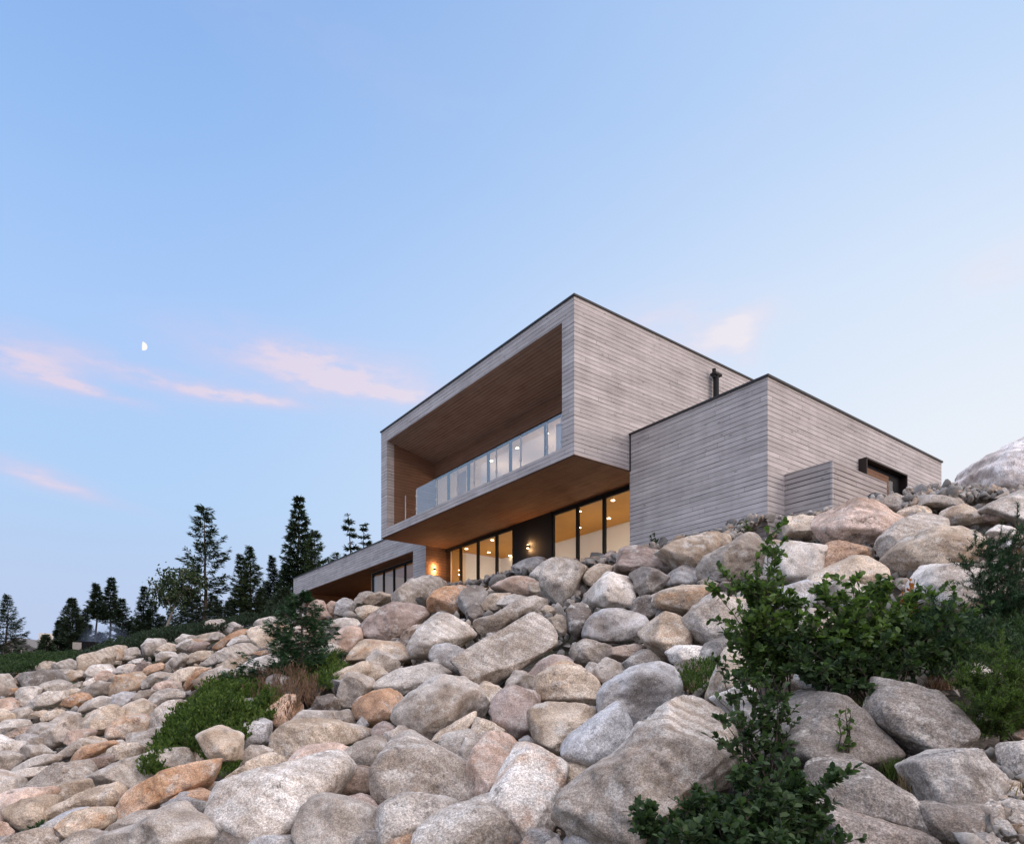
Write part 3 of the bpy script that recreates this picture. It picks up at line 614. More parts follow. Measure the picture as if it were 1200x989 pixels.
def inside(P,x,y):
    r=False; n=len(P)
    for i in range(n):
        a=P[i]; b=P[(i+1)%n]
        if (a[1]>y)!=(b[1]>y) and x<(b[0]-a[0])*(y-a[1])/(b[1]-a[1])+a[0]: r=not r
    return r
# boulders in the gaps and on the far slope
def crest(x): return np.interp(x,[-50,0,80,150,250,345,430,500,600,700,800,900,1000,1100,1200],[796,788,774,752,732,712,704,688,672,656,640,618,596,584,582])
extra=[]; tries=0
names={'g':'grey','w':'whitish','t':'tan','p':'pinkish','o':'rusty orange','u':'blue-grey','s':'mid-grey','b':'brown'}
while len(extra)<300-len(rk)-2 and tries<20000:
    tries+=1; x=RNG.uniform(-20,1010); y=RNG.uniform(crest(x)+4,1000)
    if len(extra)<34 and tries<600: x=RNG.uniform(-10,260); y=crest(x)+RNG.uniform(3,24)
    if x>640 and RNG.random()<.35: continue
    if any(inside(q['P'],x,y) for q in rk): continue
    if x>700 and y>850: continue
    Y=hit(x,y); r=RNG.uniform(.20,.42)*F/Y*(1.5 if y<crest(x)+25 and x<300 else 1); r=min(r,26)
    if any(math.hypot(x-e['cx'],y-e['cy'])<(r+e['w']/2)*.62 for e in extra): continue
    n=9; an=np.sort(RNG.uniform(0,2*math.pi,n)); el=RNG.uniform(1.0,1.6); rot=RNG.uniform(-.5,.3)
    q=np.stack([np.cos(an)*r*el,np.sin(an)*r/el**.5],1)*RNG.uniform(.85,1.1,(n,1)); q=q@np.array([[math.cos(rot),math.sin(rot)],[-math.sin(rot),math.cos(rot)]])
    if np.max(np.diff(np.append(an,an[0]+2*math.pi)))>1.5: continue
    c=random.choice('gggwwttpsuo'if x<400 else 'ggwstub'); P=q+[x,y]
    extra.append(dict(P=P,c=c,r=random.choice([0,.1,.3,.6]),look='small half-buried '+names[c],cx=x,cy=y,w=2*r,h=2*r,push=.25))
allr=rk+extra
for q in allr:
    q['rel'],q['lm'],q['d']=relation(q['cx'],q['cy'])
    q['look2']=q['look']
seen={}
for q in allr: seen.setdefault((q['look2'],q['rel'],q['lm']),[]).append(q)
for k,v in seen.items():
    v.sort(key=lambda q:q['d'])
    for i,q in enumerate(v):
        q['label']=f"{q['look2']} boulder {q['rel']} {q['lm']}" if len(v)==1 else f"{q['look2']} boulder {q['rel']} {q['lm']}, {(ORD[i] if i else '')}nearest".replace(', nearest',', the nearest one')
for i,q in enumerate(allr):
    P=q['P']; yb=q['cy']+.15*q['h']; Y=hit(min(max(q['cx'],-150),1300),yb); Y=Y+q.get('push',0)
    c=np.array(COLS[q['c']]); c=c*RNG.uniform(1.02,1.30)*np.array([1.01,1.0,.985])
    Y+=RNG.uniform(-.22,.16)*q['w']*.5/F*Y*(0 if ('tilted rect' in q['look'] or 'gigantic' in q['look']) else 1)
    giant='gigantic' in q['look']; big=q['w']>70; slab='tilted rect' in q['look']; ang=any(k in q['look'] for k in ('block','cube','square','slab','wedge','angular','faceted','sharp','angled','triangular','tapering','ragged','cut','layered','broken','chunky','lumpy','great','massive','bedrock','large'))
    if any(k in q['look'] for k in ('round','smooth','egg','oval','dome')): ang=False
    giant='gigantic' in q['look']
    pm=2 if slab else 1 if (ang or RNG.random()<.5) and 'egg' not in q['look'] else 0
    if giant: pm=0
    if slab: Y-=.75
    if 'shrub-ringed' in q['look']: Y-=1.1
    if 'rust-streaked slab' in q['look']: Y-=.3
    if 'gigantic' in q['look'] or 'sharp-edged' in q['look']: Y-=.25
    _o=make_rock('boulder',P,Y,c,q['r'],q['label'],seed=i*7+3+(1000 if giant else 0),cuts=0 if slab else int(RNG.integers(3,8)) if q['w']>22 else 3,rough=.4 if slab else 1.9 if giant else 1.15,poly=pm,sub=6 if big else 5 if q['w']>16 else 3,box=.34 if slab else .55 if any(k in q['look'] for k in ('block','cube','square','slab','wedge','tabular','faceted','sharp')) else None,lean=.8 if slab else .28 if q['cx']<420 else .5,depth=.42 if slab else RNG.uniform(.75,1.0),smooth_r=5 if not big else 3)[0]
    if giant: _o['banding']=1.6
# pale granite outcrop at the top right, behind the rubble
oc=np.array([(641,470),(641,292),(698,246),(706,196),(800,138),(880,98),(960,53),(1060,34),(1210,60),(1270,200),(1270,520),(900,540)])/5.817+np.array([1020,510])
make_rock('outcrop',oc,17.5,(.80,.79,.80),0.0,'huge pale grey granite outcrop rising behind the rubble at the top right',5,cuts=0,sub=6,depth=.9,lean=.05,box=.30,rough=1.6,group=None,cat='rock outcrop',smooth_r=3)

# rubble: countless small stones in the gaps and along the crest
def rubble(name,n,region,size,col,seed,lift=0.,label=None,dens=None):
    rg=np.random.default_rng(seed); Vb,Fb=ICO[2]; Vs=[];Fs=[];b=0
    for k in range(n):
        x,y=region(rg); z=float(ground(x,y)[0]); s=(size if size>0 else min(max(.0075*y,.025),.13))*rg.lognormal(0,.35); sc3=rg.uniform(.6,1.25,3)*s
        a=rg.uniform(0,6.28); v=Vb*(1+.16*vnoise(Vb*1.7+k*1.3,seed)[:,None])
        for c in range(6):
            nrm=rg.normal(size=3); nrm/=np.linalg.norm(nrm); e=v@nrm-rg.uniform(.18,.6); v=v-np.outer(np.where(e>0,e,0),nrm)
        v=v*sc3; v=v@np.array([[math.cos(a),-math.sin(a),0],[math.sin(a),math.cos(a),0],[0,0,1]]).T
        Vs.append(v+[x,y,z+lift+rg.uniform(-.3,.4)*s]); Fs.append(Fb+b); b+=len(Vb)
    o=mesh_np(name,np.concatenate(Vs),np.concatenate(Fs),RUB); o.color=(*col,1); tagit(o,kind='stuff'); 
    if label: o['label']=label
    return o
def rubble_mat():
    m,t=mat('crushed_granite'); c=t.n('ShaderNodeTexCoord').outputs['Object']; ge=t.n('ShaderNodeNewGeometry').outputs['Random Per Island']
    col=t.ramp(ge,[(0,(.16,.15,.14)),(.35,(.30,.285,.27)),(.6,(.42,.40,.38)),(.8,(.40,.30,.22)),(1,(.50,.49,.48))]); n=t.noise(c,30,4,.7); v=t.mr(n,.3,.7,.65,1.3)
    col=t.mix(1.0,col,t.comb(v,v,v),'MULTIPLY'); finish(t,col,.9,n,.5,.02,spec=.2); return m
RUB=rubble_mat()
def reg_gaps(rg):
    while 1:
        x=rg.uniform(-30,1230); y=rg.uniform(crest(x),1010) if rg.random()<.7 else rg.uniform(crest(x),crest(x)+90)
        Y=hit(x,y); p=at(x,y,Y); return p[0],p[1]
rubble('rubble',4200,reg_gaps,0,(.3,.3,.3),3,-.14,'loose stones lying in the gaps between the boulders')
def reg_terrace(rg):
    r=rg.random()
    if r<.45: p=hw(rg.uniform(.0,2.6),rg.uniform(.2,10.5))
    elif r<.7: p=hw(rg.uniform(.6,1.95),rg.uniform(-4.3,.5))
    else: p=hw(rg.uniform(2,11.5),rg.uniform(-6.6,-4.4))
    return p[0],p[1]
rubble('gravel',2600,reg_terrace,.085,(.3,.3,.3),4,.0,'crushed stone heaped along the foot of the house')
def reg_right(rg):
    x=rg.uniform(1060,1215); y=rg.uniform(560,606); Y=rg.uniform(12.5,16.0); p=at(x,y,Y); return p[0],p[1]
rubble('rubble',1300,reg_right,.075,(.3,.3,.3),5,.08,'broken stones piled below the pale granite outcrop')
def reg_br(rg):
    x=rg.uniform(1120,1210); y=rg.uniform(880,1010); Y=hit(x,y); p=at(x,y,Y); return p[0],p[1]
rubble('rubble',160,reg_br,.05,(.3,.3,.3),6,.0,'small broken stones beside the dark bedrock at the lower right')

# ------------------------------------------------------------------ the house
house=empty('modern_house',(P0[0],P0[1],0),math.atan2(Vv[1],Vv[0]))
tagit(house,'flat-roofed modern house clad in weathered grey timber above the boulders','house')
H=house
# local axes: X into the house from the balcony front, Y along the front to the left, Z up from eye level
LY=10.903; ZB=6.41; ZT=10.41; BX=2.07; GXx=2.84
def clad(name,matn,*boxes):
    m=MB()
    for b in boxes: m.box(*b)
    return m.build(name,M[matn],H)
clad('upper_wall','siding',(0,12,0,.30,ZB,ZT),(0,.30,.30,.47,ZB,ZT),(0,12,LY-.30,LY,ZB,ZT),(0,.30,10.43,LY-.30,ZB,ZT),(0,.30,.47,10.43,ZB,6.70),(0,.30,.47,10.43,9.945,ZT),(11.7,12,.3,LY-.3,ZB,ZT))
clad('roof','roof',(.30,11.7,.30,LY-.30,10.2,10.36))
c=MB(); e=.035
for b in [(-e,12+e,-e,.12,ZT,ZT+.05),(-e,.12,.12,LY-.12,ZT,ZT+.05),(-e,12+e,LY-.12,LY+e,ZT,ZT+.05)]: c.box(*b)
c.build('roof_coping',M['coping'],H)
# balcony lining: side walls, sloping ceiling, floor, wall over the glazing
clad('balcony_wall','cedar',(.30,BX,.31,.47,6.72,9.90),(.30,BX,10.43,10.60,6.72,9.90),(BX,BX+.15,.47,10.43,8.99,9.55))
m=MB(); m.prism([(.012,.472,9.945),(BX+.1,.472,9.50),(BX+.1,.472,9.70),(.30,.472,10.1),(.30,.472,9.949),(.012,.472,9.949)],[(.012,10.428,9.945),(BX+.1,10.428,9.50),(BX+.1,10.428,9.70),(.30,10.428,10.1),(.30,10.428,9.949),(.012,10.428,9.949)]); m.build('balcony_ceiling',M['ceil'],H)
clad('balcony_floor','cedar',(.30,BX,.47,10.43,6.5,6.70))
m=MB(); m.box(.0,GXx+.2,.0,LY,ZB-.02,ZB-.001)
m.build('soffit',M['soffit'],H)
m=MB(); m.box(-.006,.02,0,LY,ZB-.035,ZB-.021); m.box(.02,2.0,-.006,.02,ZB-.035,ZB-.021); m.build('soffit_trim',M['black'],H)
# upper glazing
def glazing(name,X,ys,z0,z1,fr=.06,head=.1,matp='pane',d=.08,first=True):
    f=MB(); f.box(X,X+d,ys[0],ys[-1],z1-head,z1); f.box(X,X+d,ys[0],ys[-1],z0,z0+fr)
    for y in ys: f.box(X-.003,X+d+.003,max(ys[0],y-fr/2),min(ys[-1],y+fr/2),z0+fr+.001,z1-head-.001)
    o=f.build(name,M['black'],H)
    for a,b in zip(ys[:-1],ys[1:]):
        p=MB(); p.box(X+d*.45,X+d*.55,a+fr/2,b-fr/2,z0+fr,z1-head); p.build('pane',M[matp],o)
    return o
glazing('upper_window',BX+.02,[.47,2.0,3.7,5.55,6.85,8.11,9.5,10.43],6.71,8.98,.07,.08,'pane_up')
glazing('glass_door',GXx,[.10,.79+1.06,3.03,4.22],3.95,ZB-.03,.10,.13)
glazing('glass_door',GXx,[6.35,7.38,8.60,9.81,11.15],3.95,ZB-.03,.10,.13)
clad('entry_panel','black',(GXx-.02,GXx+.10,4.222,6.348,3.9,ZB-.022))
clad('jamb_wall','cedar',(1.94,GXx+.3,10.903,11.13,3.8,ZB+.0))
# rooms
def room(x0,x1,y0,y1,z0,z1,nm,cm='warmceil'):
    m=MB(); m.box(x1,x1+.1,y0,y1,z0,z1); m.box(x0,x1,y0-.1,y0,z0,z1); m.box(x0,x1,y1,y1+.1,z0,z1); m.build(nm+'_wall',M['plaster'],H)
    m=MB(); m.box(x0,x1+.1,y0-.1,y1+.1,z1,z1+.06); m.build(nm+'_ceiling',M[cm],H)
    m=MB(); m.box(x0,x1+.1,y0-.1,y1+.1,z0-.1,z0); m.build(nm+'_floor',M['floor'],H)
GZ1=ZB-.13; 
room(2.96,5.40,.12,10.6,3.92,GZ1,'living_room')
clad('inner_panel','amber',(2.96,3.42,10.50,10.598,3.92,GZ1-.002))
room(BX+.12,6.0,.48,10.42,6.72,9.3,'bedroom','plaster')
def lamp(kind,loc,e,r=.12,col=(1,.80,.54)):
    l=bpy.data.lights.new(kind,'POINT'); l.energy=e; l.shadow_soft_size=r; l.color=col; o=bpy.data.objects.new(kind,l); COL.objects.link(o); o.parent=H; o.location=loc; return o
# ceiling lights (x,y) from their place in the rooms
def downlight(x,y,z):
    m=MB(); n=14; m.tube((x,y,z-.012),(x,y,z-.003),.075,.075,n); o=m.build('ceiling_light',M['steel'],H); g=MB(); g.tube((x,y,z-.02),(x,y,z-.0125),.055,.055,n); g.build('bulb',M['lampglow'],o)
DL=[(718.3,586.2),(713.5,607.3),(679,599),(678.8,618.3),(546.5,643),(576.9,632.8),(572.8,647.2),(597.5,651)]
Hm=np.linalg.inv(np.stack([Vv,U],1))
for px,py in DL:
    Y=F*(GZ1-.01)/(HZ-py); w=at(px,py,Y); l=Hm@(w[:2]-P0); downlight(l[0],l[1],GZ1)
for y in (1.3,3.6,6.6,9.3): lamp('room_lamp',(4.1,y,4.9),34,.25)
for p in [(4,2.2,8.3),(4,5.2,8.3),(4,8.4,8.3)]: lamp('room_lamp',p,52,.2,(1,.80,.60))
for y_ in (8.25,6.65,5.0,2.6): downlight(3.25,y_,9.298)
# curtains / blinds seen behind the upper glass
for y0,y1 in [(2.3,3.58),(8.73,9.38)]:
    m=MB(); n=int((y1-y0)/.05); 
    for i in range(n):
        a=y0+(y1-y0)*i/n; b=y0+(y1-y0)*(i+1)/n; x1=BX+.35+(.03 if i%2 else 0); x2=BX+.35+(0 if i%2 else .03); m.poly([(x1,a,6.74),(x2,b,6.74),(x2,b,8.9),(x1,a,8.9)])
    m.build('curtain',M['curtain'],H)
# wall lamps
def sconce(x,y,z,nx,ny):
    m=MB(); m.tube((x+nx*.07,y+ny*.07,z-.05),(x+nx*.07,y+ny*.07,z+.05),.045,.045,14); m.box(min(x,x+nx*.05)-.02*abs(ny),max(x,x+nx*.05)+.02*abs(ny),min(y,y+ny*.05)-.02*abs(nx),max(y,y+ny*.05)+.02*abs(nx),z-.03,z+.03)
    o=m.build('wall_lamp',M['black'],H)
    for s in (-1,1):
        g=MB(); g.tube((x+nx*.07,y+ny*.07,z+s*.051),(x+nx*.07,y+ny*.07,z+s*.058),.035,.035,12); g.build('bulb',M['sconceglow'],o)
        lamp('sconce_lamp',(x+nx*.085,y+ny*.085,z+s*.11),12,.02,(1,.52,.22))
sconce(GXx-.02,5.40,5.455,-1,0)
sconce(2.30,10.903,5.50,0,-1)
# glass balcony railing
rail=MB(); ys=[.60,1.19,2.35,3.53,4.70,5.66,6.99,8.34]
rail.box(.07,.13,.475,9.20,6.701,6.715); ro=rail.build('balcony_railing',M['steel'],H)
for y in ys+[9.15]: q=MB(); q.box(.085,.115,y-.012,y+.012,6.716,7.62); q.build('post',M['steel'],ro)
for a,b in zip([.47]+ys[1:-1],ys[1:]):
    p=MB(); p.box(.09,.102,a+.02,b-.02,6.72,7.66); p.build('pane',M['railglass'],ro)
for y in ys:
    for z in (7.40,6.95):
        q=MB(); q.box(.075,.125,y-.03,y+.03,z-.035,z+.035); q.build('clamp',M['steel'],ro,.006)
# right-hand volume
Y2=-4.169; X2=2.012; X3=11.05; ZS=7.35
clad('side_wall','siding',(X2,X3,Y2,Y2+.25,3.0,ZS),(X2,X2+.25,Y2+.25,-.003,3.0,ZS),(X3-.25,X3,Y2+.25,-.003,3.0,ZS))
clad('side_roof','roof',(X2+.25,X3-.25,Y2+.25,-.003,7.1,7.3))
c=MB(); c.box(X2-e,X3+e,Y2-e,Y2+.10,ZS,ZS+.05); c.box(X2-e,X2+.10,Y2+.10,-.003,ZS,ZS+.05); c.box(X2-.012,X2+.0,-.045,-.003,ZB-.04,ZS); c.build('side_coping',M['coping'],H)
# deep window surround in the right-hand wall
wx0,wx1,wz0,wz1=6.05,8.34,4.9,6.385; d=.21; t_=.04
m=MB(); m.box(wx0,wx0+t_,Y2-d,Y2+.1,wz0,wz1); m.box(wx1-t_,wx1,Y2-d,Y2+.1,wz0,wz1); m.box(wx0+t_,wx1-t_,Y2-d,Y2+.1,wz1-t_,wz1); m.box(wx0+t_,wx1-t_,Y2-d,Y2+.1,wz0,wz0+t_)
ws=m.build('window_surround',M['bronze'],H)
m=MB(); m.box(wx0+t_,wx1-t_,Y2-.012,Y2-.004,wz0+t_,wz1-t_); m.build('window_back',M['black'],ws)
m=MB(); m.box(wx0+t_+.02,wx0+t_+1.5,Y2-.05,Y2-.013,wz0+t_,wz1-t_-.12); m.build('wood_panel',M['cedar'],ws)
m=MB(); m.box(wx0+t_+.06,wx1-.5,Y2-.040,Y2-.030,wz0+.1,wz1-.25); m.build('pane',M['pane'],ws)
# privacy screen of boards
M['screen']=boards('screen_boards',(.26,.235,.235),(.64,.60,.60),'z',h=.112,gap=.13)
m=MB(); m.box(2.685,2.80,-5.289,Y2-.003,3.6,5.315); m.box(2.80,5.15,-5.289,-5.19,3.6,5.315); m.build('privacy_screen',M['screen'],H)
m=MB(); m.box(2.677,2.715,-5.297,-5.25,3.6,5.317); m.build('corner_trim',M['siding'],H)
# left wing
XW=1.935; WY0=10.903; WY1=26.03; WT=7.335; WO=6.38
clad('wing_wall','siding',(XW,XW+.25,WY0+.003,WY1,WO,WT),(XW,XW+.25,WY0+.003,11.95,3.0,WO),(XW,XW+.25,24.92,WY1,3.0,WO),(XW+.25,XW+9,WY1-.25,WY1,3.0,WT))
clad('wing_roof','roof',(XW+.25,XW+9,WY0+.003,WY1-.25,7.1,7.28))
m=MB(); m.box(XW+.25,XW+6,11.135,24.92,WO-.02,WO); m.build('wing_soffit',M['soffit'],H)
m=MB(); m.box(XW+.003,XW+.249,11.951,24.919,WO-.015,WO-.001); m.build('wing_soffit_edge',M['soffit'],H)
c=MB(); c.box(XW-e,XW+.1,WY0+.04,WY1+e,WT,WT+.04); c.build('wing_coping',M['coping'],H)
clad('wing_side_wall','cedar',(XW+.25,XW+6,24.7,24.92,3.0,WO-.021))
glazing('wing_window',2.5,[11.14,12.70,13.74,14.78,15.8,16.95],3.95,WO-.085,.08,.10)
clad('wing_header','cedar',(2.5,2.6,11.14,16.95,WO-.084,WO-.021))
room(2.62,XW+5.5,11.25,16.85,3.92,WO-.12,'wing_room')
clad('wing_back_wall','cedar',(XW+5.6,XW+5.8,17.07,24.69,3.0,WO-.021),(2.5,XW+5.6,16.961,17.06,3.0,WO-.021))
lamp('room_lamp',(XW+3.2,14,5.4),40,.25); lamp('porch_lamp',(XW+4.0,19.5,5.7),60,.1,(1,.55,.22))
m=MB(); m.tube((XW+1.6,11.9,WO-.14),(XW+1.6,11.9,WO-.13),.07); m.build('ceiling_light',M['lampglow'],H)
# flue
w=at(836.5,470,1.0); 
kx=5.2; q=None
for Xf in (4.6,):
    k=(Xf+P0@Vv)/(w[:2]@Vv); q=w*k; lq=Hm@(q[:2]-P0)
m=MB(); FX,FY=5.55,-.16; m.tube((FX,FY,7.3),(FX,FY,9.9),.085,.085,16); fo=m.build('flue_pipe',M['black'],H,smooth=False)
m=MB(); m.box(FX-.16,FX+.16,FY-.10,FY+.10,9.91,9.98); m.tube((FX-.1,FY,9.84),(FX-.1,FY,10.10),.055,.055,10); m.build('cap',M['black'],fo)
#VEG
# ------------------------------------------------------------------ vegetation
def leafmat(name,c1,c2,trans=.25,rough=.6):
    m,t=mat(name); r=t.n('ShaderNodeNewGeometry').outputs['Random Per Island']; c=t.mix(r,(*c1,1),(*c2,1))
    d=t.n('ShaderNodeBsdfPrincipled'); t.l(c,d.inputs['Base Color']); d.inputs['Roughness'].default_value=rough; d.inputs['Specular IOR Level'].default_value=.25
    tr=t.n('ShaderNodeBsdfTranslucent'); t.l(t.mix(1.0,c,(1.3,1.5,.7,1),'MULTIPLY'),tr.inputs[0]); mx=t.n('ShaderNodeMixShader'); mx.inputs[0].default_value=trans
    t.l(d.outputs[0],mx.inputs[1]); t.l(tr.outputs[0],mx.inputs[2]); o=t.n('ShaderNodeOutputMaterial'); t.l(mx.outputs[0],o.inputs[0]); return m
M['needle']=leafmat('spruce_needles',(.020,.040,.024),(.058,.090,.050),.1)
M['needle2']=leafmat('pale_spruce_needles',(.030,.055,.025),(.075,.11,.055),.15)
M['needle_near']=leafmat('young_spruce_needles',(.018,.050,.024),(.050,.115,.050),.12)
M['leaf']=leafmat('alder_leaf',(.035,.070,.025),(.14,.22,.065),.35)
M['leaf_dark']=leafmat('dark_leaf',(.022,.048,.024),(.075,.125,.050),.3)
M['leaf_bright']=leafmat('bayberry_leaf',(.028,.062,.016),(.13,.20,.045),.3)
M['dry']=leafmat('dried_stalks',(.12,.065,.045),(.26,.17,.12),.2)
M['orange']=leafmat('autumn_leaf',(.35,.09,.03),(.5,.2,.05),.3)
M['grass']=leafmat('grass_blade',(.035,.075,.02),(.13,.17,.05),.3)
M['drygrass']=leafmat('dry_grass_blade',(.16,.12,.07),(.34,.26,.16),.2)
M['bark']=plain('bark',(.085,.070,.060),.9,var=.35,scale=14)
M['palebark']=plain('pale_bark',(.26,.24,.22),.9,var=.3,scale=14)
def norm(a): return a/np.maximum(np.linalg.norm(a,axis=-1,keepdims=True),1e-9)
def leaves(P,D,N,L,Wd,fold=.25):
    """leaf shaped faces: base P, direction D, face normal N, length L, width Wd -> verts, quads"""
    D=norm(D); S=norm(np.cross(D,N)); N=norm(np.cross(S,D)); L=np.asarray(L)[:,None]; Wd=np.asarray(Wd)[:,None]
    a=P; b=P+D*L*.45+S*Wd*.5+N*Wd*fold; c=P+D*L; d=P+D*L*.45-S*Wd*.5+N*Wd*fold; m=P+D*L*.5
    b2=P+D*L*.8+S*Wd*.34+N*Wd*fold*.6; d2=P+D*L*.8-S*Wd*.34+N*Wd*fold*.6
    V=np.stack([a,b,b2,c,d2,d],1); n=len(P); i=np.arange(n)[:,None]*6
    Q=np.concatenate([i+np.array([[0,1,2,3]]),i+np.array([[0,3,4,5]])]); return V.reshape(-1,3),Q
def tubes(paths,mat_,name,parent,n=5):
    V=[];Q=[];b=0
    for pts_,rad in paths:
        pts_=np.array(pts_,float); k=len(pts_); T=norm(np.gradient(pts_,axis=0)); ref=np.array([.3,.9,.1]); A=norm(np.cross(T,ref)); B=np.cross(T,A); an=np.arange(n)*2*math.pi/n
        rg=pts_[:,None]+np.asarray(rad)[:,None,None]*(np.cos(an)[None,:,None]*A[:,None]+np.sin(an)[None,:,None]*B[:,None]); V.append(rg.reshape(-1,3))
        for i in range(k-1):
            for j in range(n): Q.append([b+i*n+j,b+i*n+(j+1)%n,b+(i+1)*n+(j+1)%n,b+(i+1)*n+j])
        b+=k*n
    return mesh_np(name,np.concatenate(V),np.array(Q),mat_,parent,smooth=True)
def conifer(px,top,base,hw,Y,label,seed,group=None,name='spruce_tree',bare=.12,dens=1.0,mat_='needle',irreg=.35,near=False,shape=1.0,lean=0.,dead=.0,zbase=None):
    rg=np.random.default_rng(seed); x=(px-XC)/F*Y; z0=float(ground(x,Y)[0])-.1 if zbase is None else zbase; zt=(HZ-top)/F*Y; h=zt-z0; R=hw/F*Y
    root=tagit(empty(name,(x,Y,z0)),label,'tree',group)
    n=9; s=np.linspace(0,1,n); bend=rg.normal(0,.012,(n,2)).cumsum(0)*h*.6; tr=np.stack([bend[:,0]+lean*h*s,bend[:,1],s*h],1); tr[0,:2]=0
    r0=h*.016+.02; paths=[(tr,r0*(1-s*.93))]
    nw=rg.uniform(13,22); nb=int((26 if near else 50)*dens*(1 if h<4 else 1.35)*3.2); P=[];D=[];N=[]
    for i in range(nb):
        u=bare+(1-bare)*((i+rg.random())/nb); u=min(u,.99); u=bare+(1-bare)*(round((u-bare)/(1-bare)*nw+rg.normal(0,.42))/nw if not near else (u-bare)/(1-bare)); u=min(max(u,bare),.99)
        prof=((1-u)/(1-bare))**shape; prof=prof*.96+.04; rr=R*prof*rg.uniform(1-irreg,1.12)*(1 if rg.random()>.12*irreg/.35 else .45)
        if dead and rg.random()<dead: continue
        a=rg.uniform(0,2*math.pi); c=np.array([np.interp(u,s,tr[:,k]) for k in range(3)])
        up=(.35*u+.05) - .35*(1-u); d=np.array([math.cos(a),math.sin(a),0]); k=5; tt=np.linspace(0,1,k)
        br=c+np.outer(tt*rr,d); br[:,2]+=rr*(up*tt+.22*tt**2-.12*np.sin(tt*3.1))
        paths.append((br,np.linspace(max(.02*h*.18*(1-u),.006 if near else .012),.004,k)))
        m=int((30 if near else 30)*max(rr/ R,.22)); q=rg.uniform(.15,1,m)**.7
        pc=np.stack([np.interp(q,tt,br[:,j]) for j in range(3)],1)
        side=np.cross(d,[0,0,1]); w=rr*(.34 if near else .24)*(1-q*.75)*rg.uniform(-1,1,m); pc=pc+side*w[:,None]; pc[:,2]-=np.abs(w)*.12+rg.uniform(0,.05,m)*rr
        for rep in range(3 if near else 4):
            dd=d*.9+side[None]*np.sign(w)[:,None]*.7+rg.normal(0,.35 if near else .3,(m,3)); P.append(pc+rg.normal(0,.02 if near else .045,(m,3))); D.append(dd); N.append(np.array([0,0,1])+rg.normal(0,.5,(m,3)))
    P=np.concatenate(P);D=np.concatenate(D);N=np.concatenate(N); k=len(P)
    if near:
        # every twig: a brush of flat needles on both sides
        L=rg.uniform(.07,.16,k); V,Q=leaves(P,D,N,L,L*.20,.1)
        S=[];  
        Vs=[V];Qs=[Q];b=len(V)
        for sgn in (-1,1):
            for f_ in (.15,.40,.65):
                Dn=norm(D); Sd=norm(np.cross(Dn,N)); V2,Q2=leaves(P+Dn*(L*f_)[:,None],Dn*.8+Sd*sgn,N,L*.5,L*.10,.05); Vs.append(V2);Qs.append(Q2+b);b+=len(V2)
        V=np.concatenate(Vs);Q=np.concatenate(Qs)
    else:
        L=rg.uniform(.16,.42,k)*min(max(h/8,.6),1.1); V,Q=leaves(P,D,N,L,L*.20,.1)
    tubes(paths,M['bark'],'trunk',root); mesh_np('crown',V,Q,M[mat_],root); return root
def bush(name,label,base,Y,tips,leaf,mat_,seed,nleaf=42,ntw=5,tw=.22,cat='bush',group=None,shape=.62,up=.5,stem=.008,spread=.12,wood='bark'):
    rg=np.random.default_rng(seed); b=at(*base,Y); b[2]=float(ground(b[0],Y)[0])-.12; root=tagit(empty(name,tuple(b)),label,cat,group); paths=[];P=[];D=[];N=[]
    for (px,py,dy) in tips:
        t=at(px,py,Y+dy)-b; o=np.array([rg.normal(0,spread),rg.normal(0,spread),0]); s=np.linspace(0,1,8)[:,None]
        c=o*(1-s)**.5+(t-o)*s; c=c+np.array([0,0,1])*np.sin(s*math.pi)*.10*np.linalg.norm(t)+rg.normal(0,.012,(8,3)); paths.append((c,np.linspace(stem,.002,8)))
        segs=[(c,1.0)]
        for k in range(ntw):
            u=rg.uniform(.3,.95); q=np.array([np.interp(u,s[:,0],c[:,j]) for j in range(3)]); d=norm(rg.normal(0,1,3)*[1,1,.5]+[0,0,up]); l=tw*rg.uniform(.5,1.2)*(1.2-u*.6); e=q+np.outer(np.linspace(0,1,4),d*l)+np.array([0,0,1])*(np.linspace(0,1,4)**2*l*.2)[:,None]
            paths.append((e,np.linspace(stem*.5,.0015,4))); segs.append((e,.7))
        for c_,w in segs:
            m=int(nleaf*w/(ntw*.5+1)*rg.uniform(.8,1.3)); ss=np.linspace(0,1,len(c_)); u=rg.uniform(.35 if w==1 else .1,1,m); q=np.stack([np.interp(u,ss,c_[:,j]) for j in range(3)],1)
            ax=norm(c_[-1]-c_[0]); d=norm(rg.normal(0,1,(m,3)))+ax*.6; d[:,2]+=.25; P.append(q);D.append(d);N.append(np.array([0,-.25,1])+rg.normal(0,.45,(m,3)))
    P=np.concatenate(P);D=np.concatenate(D);N=np.concatenate(N);k=len(P);L=leaf*rg.uniform(.6,1.2,k)
    V,Q=leaves(P,D,N,L,L*shape,.16); tubes(paths,M[wood],'stem',root,4); mesh_np('foliage',V,Q,M[mat_],root); return root
